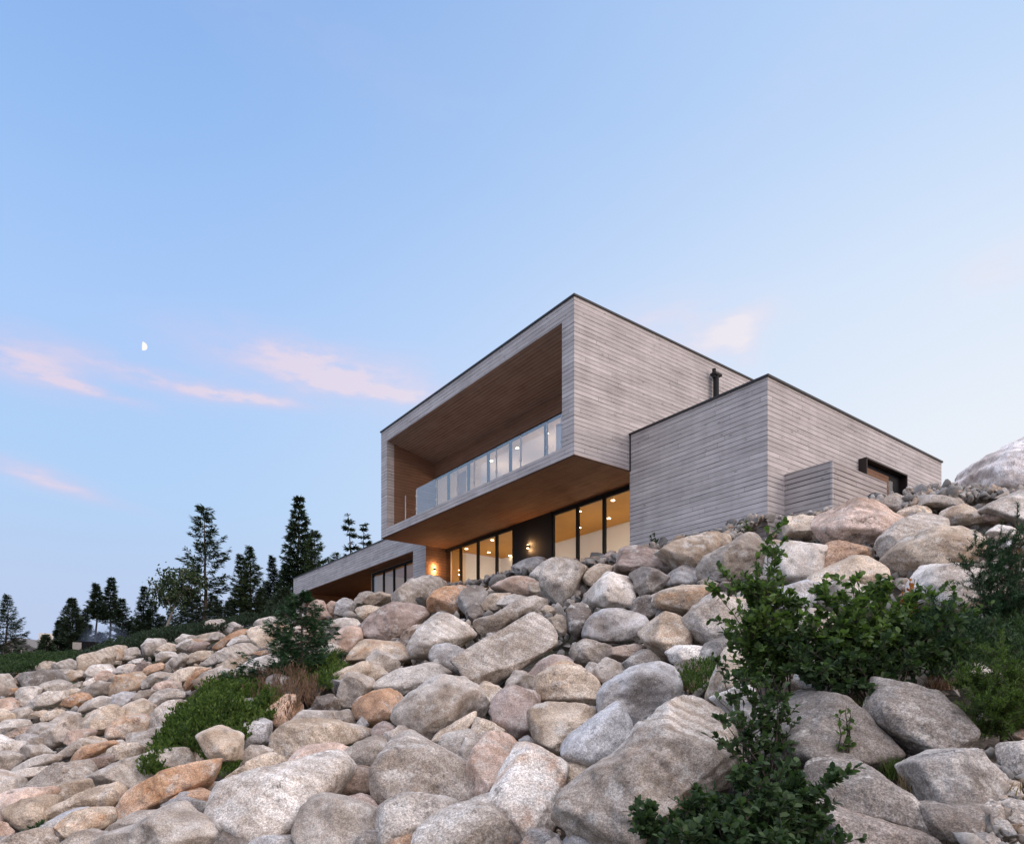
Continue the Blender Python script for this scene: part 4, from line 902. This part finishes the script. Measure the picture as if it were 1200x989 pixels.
def mound(name,label,poly,hmax,leaf,tufts,mat_,seed,cat='shrub',kind=None,per=14,shape=.35,up=1.2,group=None,edge=26,tl=.10,lump=.5):
    rg=np.random.default_rng(seed); A=np.array(poly,float); P=[];D=[];N=[]; lo=A.min(0);hi=A.max(0); got=0
    pts_=[]
    while len(pts_)<tufts:
        x=rg.uniform(lo[0],hi[0]); y=rg.uniform(lo[1],hi[1])
        if inside(A,x,y):
            d=min(math.hypot(x-a[0],y-a[1]) for a in A_dense(A)); pts_.append((x,y,d))
    G=[]
    for x,y,d in pts_:
        Y=hit(x,y); p=at(x,y,Y); hh=hmax*min(d/edge,1)**.5*(1-lump+lump*(.5+.5*vnoise(np.array([[p[0]*1.9,p[1]*1.9,seed]])*1.0,seed)[0]))*rg.uniform(.35,1.1); p=p+[0,0,0]; q=p.copy(); q[2]=float(ground(p[0],p[1])[0])+hh; G.append(q)
    G=np.array(G); c0=np.array([G[:,0].mean(),G[:,1].mean(),G[:,2].min()]); k=per; u=rg.random((len(G),k)); d=rg.normal(0,1,(len(G),k,3)); d[...,2]=np.abs(d[...,2])+up; ax=norm(rg.normal(0,.45,(len(G),1,3))+[0,-.15,1])
    P=(G[:,None]+ax*(u*tl)[...,None]).reshape(-1,3)-c0; D=d.reshape(-1,3); n=len(P); L=leaf*rg.uniform(.6,1.3,n); V,Q=leaves(P,D,rg.normal(0,1,(n,3)),L,L*shape,.1)
    o=mesh_np(name,V,Q,M[mat_],loc=tuple(c0)); tagit(o,label,None if kind else cat,group,kind); return o
def A_dense(A):
    k=id(A)
    if k not in _AD: B=np.roll(A,-1,0); _AD.clear(); _AD[k]=[tuple(a+(b-a)*t) for a,b in zip(A,B) for t in (0,.2,.4,.6,.8)]
    return _AD[k]
_AD={}
def tuft(label,px,py,hpx,n,mat_,seed,name='grass_tuft',wpx=14,cat='grass tuft',droop=.5,w=.005):
    rg=np.random.default_rng(seed); Y=hit(px,py); b=at(px,py,Y); V=[];Q=[];k=0; h=hpx/F*Y; W_=wpx/F*Y
    for i in range(n):
        o=rg.normal(0,W_*.35,3)*[1,1,0]; d=norm(rg.normal(0,1,3)*[1,1,0]); l=h*rg.uniform(.5,1.1); t=np.linspace(0,1,5); c=o+np.outer(t*l*droop*rg.uniform(.2,1),d)+np.outer(l*(t-.35*droop*t**2),[0,0,1]); s=np.cross(d,[0,0,1]); ww=w*(1-t*.9)
        vv=np.stack([c-s*ww[:,None],c+s*ww[:,None]],1).reshape(-1,3); V.append(vv); Q+= [[k+2*j,k+2*j+1,k+2*j+3,k+2*j+2] for j in range(4)]; k+=10
    o=mesh_np(name,np.concatenate(V),np.array(Q),M[mat_],loc=(b[0],b[1],float(ground(b[0],b[1])[0])-.05)); tagit(o,label,cat); return o
# --- the far trees, left to right
TG='spruces standing beyond the boulder slope'
TREES=[ # px, top, hw, Y, kwargs, label
 (6,697,30,50,dict(bare=.10),'full dark spruce at the far left edge of the photo'),
 (54,744,13,46,dict(bare=.02,irreg=.2),'little bushy spruce in front of the far grey roofs'),
 (69,727,10,50,dict(bare=.3),'short thin spruce just right of the far grey roofs'),
 (87,702,16,49,dict(bare=.28,dens=1.3,shape=.8),'dense pointed spruce with bare trunk left of the smoke'),
 (99,713,11,53,dict(bare=.35),'slim spruce behind the dense pointed one left of the smoke'),
 (110,684,12,52,dict(bare=.55,dens=.7,irreg=.5),'tall thin spruce with bare trunk, left one of the pair over the smoke'),
 (127,678,14,52,dict(bare=.45,dens=.8,irreg=.5,lean=.03),'tall leaning spruce, right one of the pair over the smoke'),
 (144,702,17,50,dict(bare=.3,irreg=.5),'ragged medium spruce right of the smoke'),
 (165,687,15,49,dict(bare=.12,irreg=.3),'tall narrow spruce midway between the smoke and the crooked bare-trunked tree'),
 (179,704,14,51,dict(bare=.1,irreg=.3,dens=1.2),'medium spruce just left of the crooked pale-trunked tree'),
 (219,702,22,54,dict(bare=.05,dens=1.3),'dark dense spruce behind the crooked pale-trunked tree'),
 (240,592,36,48,dict(bare=.16,dens=.72,irreg=.65,shape=.72),'tallest spruce with gappy layered branches in the left tree line'),
 (252,698,26,51,dict(bare=.03,dens=1.2),'low dark spruce at the foot of the tallest one'),
 (281,650,20,50,dict(bare=.12,irreg=.4,lean=-.01),'ragged spruce with a broken top, left one of the two-topped pair'),
 (294,641,22,49,dict(bare=.2,irreg=.45,mat_='needle2'),'grey-green ragged spruce, right one of the two-topped pair'),
 (322,652,17,51,dict(bare=.1,irreg=.4),'medium spruce left of the pointed tree nearest the house'),
 (349,584,24,50,dict(bare=.1,dens=1.3,irreg=.35,shape=.85),'tall dense pointed spruce left of the house wing'),
 (370,622,20,47,dict(bare=.12,irreg=.55,mat_='needle2',shape=.6),'paler loose spruce between the tall pointed one and the house wing'),
 (334,690,26,46,dict(bare=.02,dens=1.2),'low wide spruce at the foot of the tall pointed one'),
 (411,604,8,56,dict(bare=.1,dens=.5,irreg=.7,dead=.45,shape=.35),'thin half-bare spruce above the wing roof, left one of two'),
 (426,613,9,57,dict(bare=.1,dens=.45,irreg=.7,dead=.5,shape=.35),'thin half-bare spruce above the wing roof, right one of two'),
 (392,648,17,52,dict(bare=.1,dens=.8,irreg=.5,mat_='needle2',shape=.5),'low loose treetop just over the wing roof'),
 (203,712,18,56,dict(bare=.05,dens=1.2),'dark low spruce between the crooked tree and the tallest one'),
 (305,690,24,53,dict(bare=.03,dens=1.2),'low dark spruce right of the two-topped pair'),
 (152,728,20,55,dict(bare=.03,dens=1.1),'low dark spruce at the foot of the ragged medium one'),
]
for i,(px,top,hw_,Y,kw,lab) in enumerate(TREES): conifer(px,top,0,hw_*1.12,Y,lab,100+i,TG,**kw)
# crooked broadleaf with a pale trunk
def crooked():
    Y=46; b=at(194,752,Y); b[2]=float(ground(b[0],Y)[0])-.1; root=tagit(empty('crooked_tree',tuple(b)),'crooked pale-trunked tree with a thin open crown left of the tallest spruce','tree'); rg=np.random.default_rng(5)
    def pt(px,py,dy=0): return at(px,py,Y+dy)-b
    lines=[[(194,760),(195,735),(202,716),(208,700),(216,690),(226,676)],[(202,716),(197,704),(190,695),(187,684)],[(208,700),(205,688),(199,678)],[(216,690),(222,690),(229,684)],[(197,704),(190,700),(183,690)],[(208,700),(215,682),(214,672)]]
    paths=[];P=[]
    for j,l in enumerate(lines):
        c=np.array([pt(*p,rg.normal(0,.3)) for p in l]); paths.append((c,np.linspace(.11 if j==0 else .05,.015,len(c))))
        e=c[-3:] if j else c[-2:]
        for q in e:
            for k in range(7):
                d=norm(rg.normal(0,1,3))*rg.uniform(.3,.9); paths.append((np.array([q,q+d*.6+[0,0,.1],q+d]),[.018,.01,.004])); P.append(q+d+rg.normal(0,.16,(26,3)))
    P=np.concatenate(P); n=len(P); L=rg.uniform(.12,.24,n); V,Q=leaves(P,rg.normal(0,1,(n,3)),rg.normal(0,1,(n,3))+[0,0,1],L,L*.6); tubes(paths,M['palebark'],'trunk',root); mesh_np('crown',V,Q,M['needle2'],root)
crooked()
# far understorey and ground cover
for i,(px,top,hw_,Y,lab) in enumerate([(232,700,17,55,'dark spruce filling the gap left of the tallest one, behind the others'),(268,704,19,54,'dark spruce filling the gap right of the tallest one, behind the others'),(312,682,18,55,'dark rounded spruce behind and right of the two-topped pair'),(335,668,17,56,'dark spruce behind the tall pointed one, on its left side'),(190,722,18,54,'dark low spruce right behind the foot of the crooked tree'),(165,722,19,56,'dark low spruce behind the tall narrow one'),(120,742,16,53,'low bushy spruce behind the smoke'),(360,660,20,54,'dark spruce behind the tall pointed one, on its right side'),(82,745,15,54,'low bushy spruce behind the lawn chair')]): conifer(px,top,0,hw_*1.15,Y,lab,140+i,TG,bare=.03,dens=1.2,irreg=.3)
mound('underbrush','low dark scrub under the far trees',[(95,782),(130,772),(200,754),(260,742),(340,722),(345,712),(260,730),(190,744),(120,763),(95,775)],.32,.13,2000,'needle',31,kind='stuff',per=16,edge=8,tl=.35,lump=1.)
mound('ground_cover','bright green scrub between the left boulders and the far trees',[(-30,798),(30,788),(70,782),(105,776),(95,770),(60,771),(-30,773)],.28,.10,2600,'leaf_dark',32,kind='stuff',per=13,edge=7,tl=.25,shape=.45,lump=1.)
# far houses
def far_house(px,py,wpx,hpx,Y,label,chim):
    b=at(px,0,Y); z1=(HZ-py)/F*Y; w=wpx/F*Y; z0=float(ground(b[0],Y)[0])-.5; root=tagit(empty('cottage',(b[0],Y,z0)),label,'house'); e=z1-hpx/F*Y-z0; T=z1-z0
    m=MB(); m.prism([(-w/2,-3,0),(w/2,-3,0),(w/2,-3,e),(0,-3,T-.1),(-w/2,-3,e)],[(-w/2,3,0),(w/2,3,0),(w/2,3,e),(0,3,T-.1),(-w/2,3,e)]); m.build('wall',M['coping2'],root)
    m=MB()
    for s in (-1,1): m.prism([(0,-3.3,T),(s*(w/2+.4),-3.3,e-.2),(s*(w/2+.4),-3.3,e-.4),(0,-3.3,T-.2)],[(0,3.3,T),(s*(w/2+.4),3.3,e-.2),(s*(w/2+.4),3.3,e-.4),(0,3.3,T-.2)])
    r=m.build('roof',M['shingle'],root)
    m=MB(); m.box(-.5,.5,-3.03,-3.01,e*.5,e*.9); f=m.build('window',M['plaster'],root); m=MB(); m.box(-.4,.4,-3.04,-3.032,e*.53,e*.87); m.build('pane',M['black'],f)
    if chim: m=MB(); m.box(w*.12,w*.12+.9,-.4,.5,T-1.2,T+.7); m.build('chimney',M['plaster'],r)
M['coping2']=plain('grey_clapboard',(.22,.215,.21),.8); M['shingle']=plain('grey_shingle',(.17,.165,.16),.9,var=.2)
far_house(44,750,36,10,72,'distant grey-roofed cottage with a white chimney behind the left trees',True)
far_house(68,752,30,12,80,'distant grey cottage with no chimney, right of the white-chimneyed one',False)
# fire pit with smoke, pale board
Yp=40; b=at(103,783,Yp); zg=float(ground(b[0],Yp)[0]); fp=tagit(empty('fire_pit',(b[0],Yp,zg-.12)),'small dark iron fire pit smoking by the left trees','fire pit')
m=MB(); m.prism([(.42*math.cos(a),.42*math.sin(a),.18) for a in np.linspace(0,6.28,15)[:-1]],[(.6*math.cos(a),.6*math.sin(a),.62) for a in np.linspace(0,6.28,15)[:-1]]); m.build('bowl',M['black'],fp)
for a in (0.5,2.6,4.7): m=MB(); m.tube((.5*math.cos(a),.5*math.sin(a),-.05),(.38*math.cos(a),.38*math.sin(a),.3),.035); m.build('leg',M['black'],fp)
m,t=mat('smoke'); c_=t.n('ShaderNodeTexCoord').outputs['Generated']; ns=t.noise(c_,3.2,4,.6); gr=t.n('ShaderNodeTexGradient',gradient_type='SPHERICAL'); mp=t.n('ShaderNodeMapping'); mp.inputs['Location'].default_value=(-1,-1,-1); mp.inputs['Scale'].default_value=(2,2,2); t.l(c_,mp.inputs[0]); t.l(mp.outputs[0],gr.inputs[0])
dn=t.m('MULTIPLY',t.m('MULTIPLY',t.mr(ns,.35,.68),gr.outputs[0]),1.6); pv=t.n('ShaderNodeVolumePrincipled'); pv.inputs['Color'].default_value=(.42,.52,.72,1); t.l(dn,pv.inputs['Density']); o_=t.n('ShaderNodeOutputMaterial'); t.l(pv.outputs[0],o_.inputs['Volume'])
Vb,Fb=ICO[3]; sm=mesh_np('smoke',Vb*[1.7,.9,1.6],Fb,m,loc=(at(116,757,Yp)[0],Yp+.6,at(116,757,Yp)[2])); tagit(sm,'thin blue smoke drifting from the fire pit',kind='stuff')
bd=tagit(empty('lawn_chair',tuple(at(90,786,38))),'low pale grey slanted lawn chair beside the fire pit','chair'); bd.location.z=float(ground(bd.location.x,38)[0])-.1; bd.scale=(.6,.6,.6); bd.rotation_euler=(0,0,.5)
m=MB(); m.prism([(-.35,0,.35),(.35,0,.35),(.35,.35,1.05),(-.35,.35,1.05)],[(-.35,.05,.33),(.35,.05,.33),(.35,.40,1.03),(-.35,.40,1.03)]); m.build('backrest',M['palebark'],bd)
m=MB(); m.box(-.35,.35,-.5,.0,.30,.35); m.build('seat',M['palebark'],bd)
for sx_ in (-.33,.29):
    for sy_ in (-.48,-.05): m=MB(); m.box(sx_,sx_+.05,sy_,sy_+.05,-.15,.30); m.build('leg',M['palebark'],bd)
# --- plants on the slope
Ys=hit(352,795)-.2
conifer(352,695,0,78,Ys,'young dark green spruce growing between the boulders below the house wing',201,near=True,bare=.10,dens=1.55,irreg=.35,mat_='needle_near',shape=1.0,name='young_spruce')
mound('green_shrub','rounded bright green shrub spreading over the boulders below the young spruce',[(166,914),(178,890),(196,868),(212,845),(235,824),(262,812),(296,808),(318,812),(330,824),(332,838),(318,850),(296,862),(282,878),(262,890),(235,893),(208,891),(184,914)],.62,.060,3000,'leaf_bright',41,per=14,shape=.40,tl=.17,edge=12,lump=1.0)
mound('green_shrub','small green shrub sprig below the triangular boulder',[(240,893),(282,882),(280,905),(262,915),(248,910)],.18,.05,260,'leaf_bright',42,per=12,edge=8)
mound('dried_weeds','reddish brown dried weeds between the green shrub and the young spruce',[(285,800),(345,790),(372,800),(370,830),(350,850),(320,845),(290,825)],.40,.10,420,'dry',43,per=10,shape=.12,up=2.5,cat='weeds',tl=.25)
mound('fern_clump','fresh green ferns at the foot of the young spruce',[(330,790),(398,775),(404,800),(385,812),(345,812)],.35,.11,520,'leaf_bright',44,per=10,shape=.18,up=.8,cat='ferns',tl=.2)
bush('weed','broad-leaved green weed growing between the boulders at the bottom left edge',(46,1004),7.6,[(26,978,0),(36,970,.05),(48,966,0),(60,970,.05),(70,978,0),(76,990,-.05),(42,984,-.1),(58,986,-.1)],.055,'leaf_dark',45,nleaf=34,ntw=3,tw=.10,cat='weed',spread=.05,stem=.005)
mound('moss_clump','mossy green clump beside the domed light grey boulder',[(790,800),(798,785),(815,781),(838,783),(842,812),(815,816),(795,812)],.16,.045,380,'leaf_bright',46,per=10,shape=.2,cat='moss',edge=10)
bush('alder_bush','tall upright leafy bush rising in front of the pale boulders right of the tilted slab',(905,800),6.6,[(897,618,0),(893,640,.1),(908,655,.1),(880,650,-.1),(853,672,-.2),(846,690,0),(868,690,.2),(915,675,.2),(932,690,0),(885,700,-.2),(860,715,-.2),(900,720,-.3),(925,720,.2),(880,735,-.3),(870,665,.1),(905,690,-.1),(938,715,.1),(865,740,-.2),(895,755,-.3),(925,750,0),(945,740,.1),(850,735,0)],.075,'leaf',51,nleaf=150,ntw=9,tw=.30)
bush('alder_bush','wide leafy bush between the tall upright bush and the white loaf-shaped boulder',(1000,800),6.4,[(950,690,0),(968,683,.2),(985,700,-.1),(1003,676,0),(1020,690,.2),(1035,684,0),(1047,672,.1),(1060,700,.3),(975,720,-.3),(1000,725,-.3),(1030,725,-.2),(1055,728,0),(945,722,-.2),(965,745,-.4),(1005,750,-.4),(1040,752,-.3),(940,705,.2),(1080,715,.2),(1078,740,.1)],.075,'leaf',52,nleaf=130,ntw=7,tw=.24)
bush('alder_bush','broad dark leafy bush filling the ledge behind the grass tuft',(1010,830),6.1,[(915,745,0),(935,735,.1),(955,760,-.1),(925,770,-.1),(980,765,-.2),(1010,770,-.2),(1035,768,-.1),(1060,755,.1),(1085,745,.2),(1105,735,.3),(1100,760,.1),(1075,775,-.1),(950,785,-.3),(985,790,-.3),(1125,750,.2),(900,785,0),(1130,725,.3)],.070,'leaf_dark',55,nleaf=130,ntw=7,tw=.26)
bush('alder_bush','leafy bush overlapping the lower left of the white loaf-shaped boulder',(1075,790),6.7,[(1058,690,0),(1075,700,.1),(1090,692,.2),(1070,715,-.1),(1100,715,.2),(1115,705,.3),(1090,730,0),(1120,728,.2),(1140,712,.3)],.070,'leaf',56,nleaf=110,ntw=7,tw=.22)
bush('alder_bush','open leafy sprays hanging over the gigantic streaked boulder',(895,880),5.3,[(838,765,.1),(850,790,0),(845,815,-.1),(870,800,.1),(880,770,.2),(905,790,.2),(860,840,-.2),(890,830,0),(915,815,.1),(843,858,-.2),(930,840,.1),(925,800,.2),(875,860,-.1)],.060,'leaf_dark',53,nleaf=85,ntw=6,tw=.20)
bush('alder_bush','dense dark leafy bush along the bottom edge in front of the gigantic streaked boulder',(880,1060),4.1,[(728,975,0),(745,962,0),(770,945,.1),(800,930,0),(775,975,-.2),(825,918,.1),(850,905,0),(872,897,.1),(830,955,-.2),(860,940,-.2),(895,905,0),(915,890,.1),(940,905,.1),(962,895,.1),(975,920,.1),(900,945,-.2),(940,945,-.2),(965,960,-.1),(870,975,-.3),(910,980,-.3),(800,980,-.3),(950,985,-.2),(835,985,-.3),(985,975,0),(955,915,.1),(975,908,.1),(940,928,0),(988,940,.1),(925,960,-.1),(815,960,-.2),(785,950,-.1)],.054,'leaf_dark',54,nleaf=230,ntw=10,tw=.20)
for i,(lab,bs,Y,tips) in enumerate([('feathery dark green juniper right of the white loaf-shaped boulder',(1185,745),7.4,[(1120,655,0),(1145,632,.1),(1160,612,.2),(1188,608,.3),(1215,625,.2),(1135,680,-.1),(1170,660,0),(1200,665,0),(1150,705,-.2),(1190,700,-.2),(1225,690,0)]),
    ('low dark juniper spreading under the white loaf-shaped boulder',(1100,790),6.6,[(1065,722,0),(1090,712,.1),(1115,715,.2),(1140,722,.1),(1075,748,-.2),(1110,745,-.2),(1145,750,-.1),(1060,765,-.2),(1170,735,.1),(1175,760,0)]),
    ('bright feathery juniper above the broken stones at the right edge',(1195,870),5.3,[(1125,800,0),(1140,785,.1),(1165,770,.1),(1195,762,.2),(1140,825,-.1),(1170,815,-.1),(1205,805,0),(1155,850,-.1),(1190,845,-.1),(1215,830,0)])]):
    bush('juniper',lab,bs,Y,tips,.042,'needle_near' if i<2 else 'leaf_bright',60+i,nleaf=1900,ntw=22,tw=.26,shape=.14,cat='juniper',up=.3)
mound('low_shrub','low dark growth along the ledge above the speckled boulders at the right',[(930,800),(940,775),(1000,765),(1080,770),(1140,770),(1150,795),(1110,805),(1060,800),(1010,812),(960,808)],.22,.05,900,'leaf_dark',47,per=10,shape=.35,edge=10)
mound('low_shrub','low dark growth on the soil below the right-hand junipers',[(1080,745),(1200,720),(1240,760),(1240,800),(1150,790),(1085,775)],.20,.05,900,'leaf_dark',48,per=9,shape=.35,edge=12)
bush('seedling','small seedling with orange red leaves beside the white loaf-shaped boulder',(1064,715),7.0,[(1058,690,0),(1066,680,0),(1072,676,.05),(1074,690,0),(1062,700,0)],.045,'orange',71,nleaf=40,ntw=3,tw=.06,cat='seedling',spread=.02)
bush('seedling','reddish sprig among white stones at the right edge',(1190,655),8.2,[(1186,625,0),(1192,615,0),(1197,630,0),(1200,620,0)],.045,'dry',72,nleaf=30,ntw=3,tw=.08,cat='seedling',spread=.02)
bush('seedling','lone round-leaved seedling on the large dark brown-footed boulder',(990,850),5.2,[(980,832,0),(990,826,0),(1000,832,0),(996,840,-.05)],.055,'leaf',73,nleaf=14,ntw=2,tw=.05,cat='seedling',spread=.02)
bush('seedling','tiny sprig in front of the timber side volume beside the pale slab',(880,625),14.3,[(866,614,0),(872,611,0),(878,616,0)],.06,'leaf',74,nleaf=16,ntw=2,tw=.08,cat='seedling',spread=.02)
bush('seedling','tiny sprig at the foot of the timber side volume near the glass doors',(766,642),17.0,[(762,630,0),(767,626,0),(771,632,0)],.07,'leaf_dark',75,nleaf=22,ntw=2,tw=.08,cat='seedling',spread=.03)
tuft('green grass tuft above the crack between the two dark speckled boulders',1012,838,34,150,'grass',81,wpx=22)
tuft('olive grass tuft hanging in the crack left of the smooth speckled boulder',1045,905,34,110,'grass',82,wpx=14)
tuft('brown dried grass tuft above the smooth speckled boulder',1100,802,24,200,'dry',83,wpx=22,droop=.9)
tuft('thin dry grass in the joint of the big blocky boulder',1062,925,36,60,'drygrass',84,wpx=8)
tuft('straw coloured dry grass beside the lower right stones',1185,930,46,50,'drygrass',85,wpx=20,droop=1.2)
tuft('dry grass on the top of the dark brown-footed boulder',958,828,22,90,'drygrass',86,wpx=26,droop=1.2)
tuft('short green grass under the bright juniper',1135,850,26,160,'grass',87,wpx=26)
tuft('short straw grass at the bottom right corner',1150,985,24,70,'drygrass',88,wpx=30,droop=1.3)
# moon : the lit half of a far sphere
mo=at(167.2,405.5,1.0)*3000; Vb,Fb=ICO[5]; Rm=4.7/F*3000; k=Vb[Fb].mean(1)[:,0]>.0; used=np.unique(Fb[k]); mp_=-np.ones(len(Vb),int); mp_[used]=np.arange(len(used)); v=Vb[used].copy(); v[:,0]=np.where(v[:,0]<.06,-.12*(1-v[:,2]**2)**.5,v[:,0])
mn=mesh_np('moon',v*Rm*[1.05,1,1],mp_[Fb[k]],emit('moonlight',(1,.98,.95),1.0),smooth=True,loc=tuple(mo)); mn.rotation_euler=(0,.10,math.radians(28)); tagit(mn,'small white half moon in the blue sky at the left','moon')
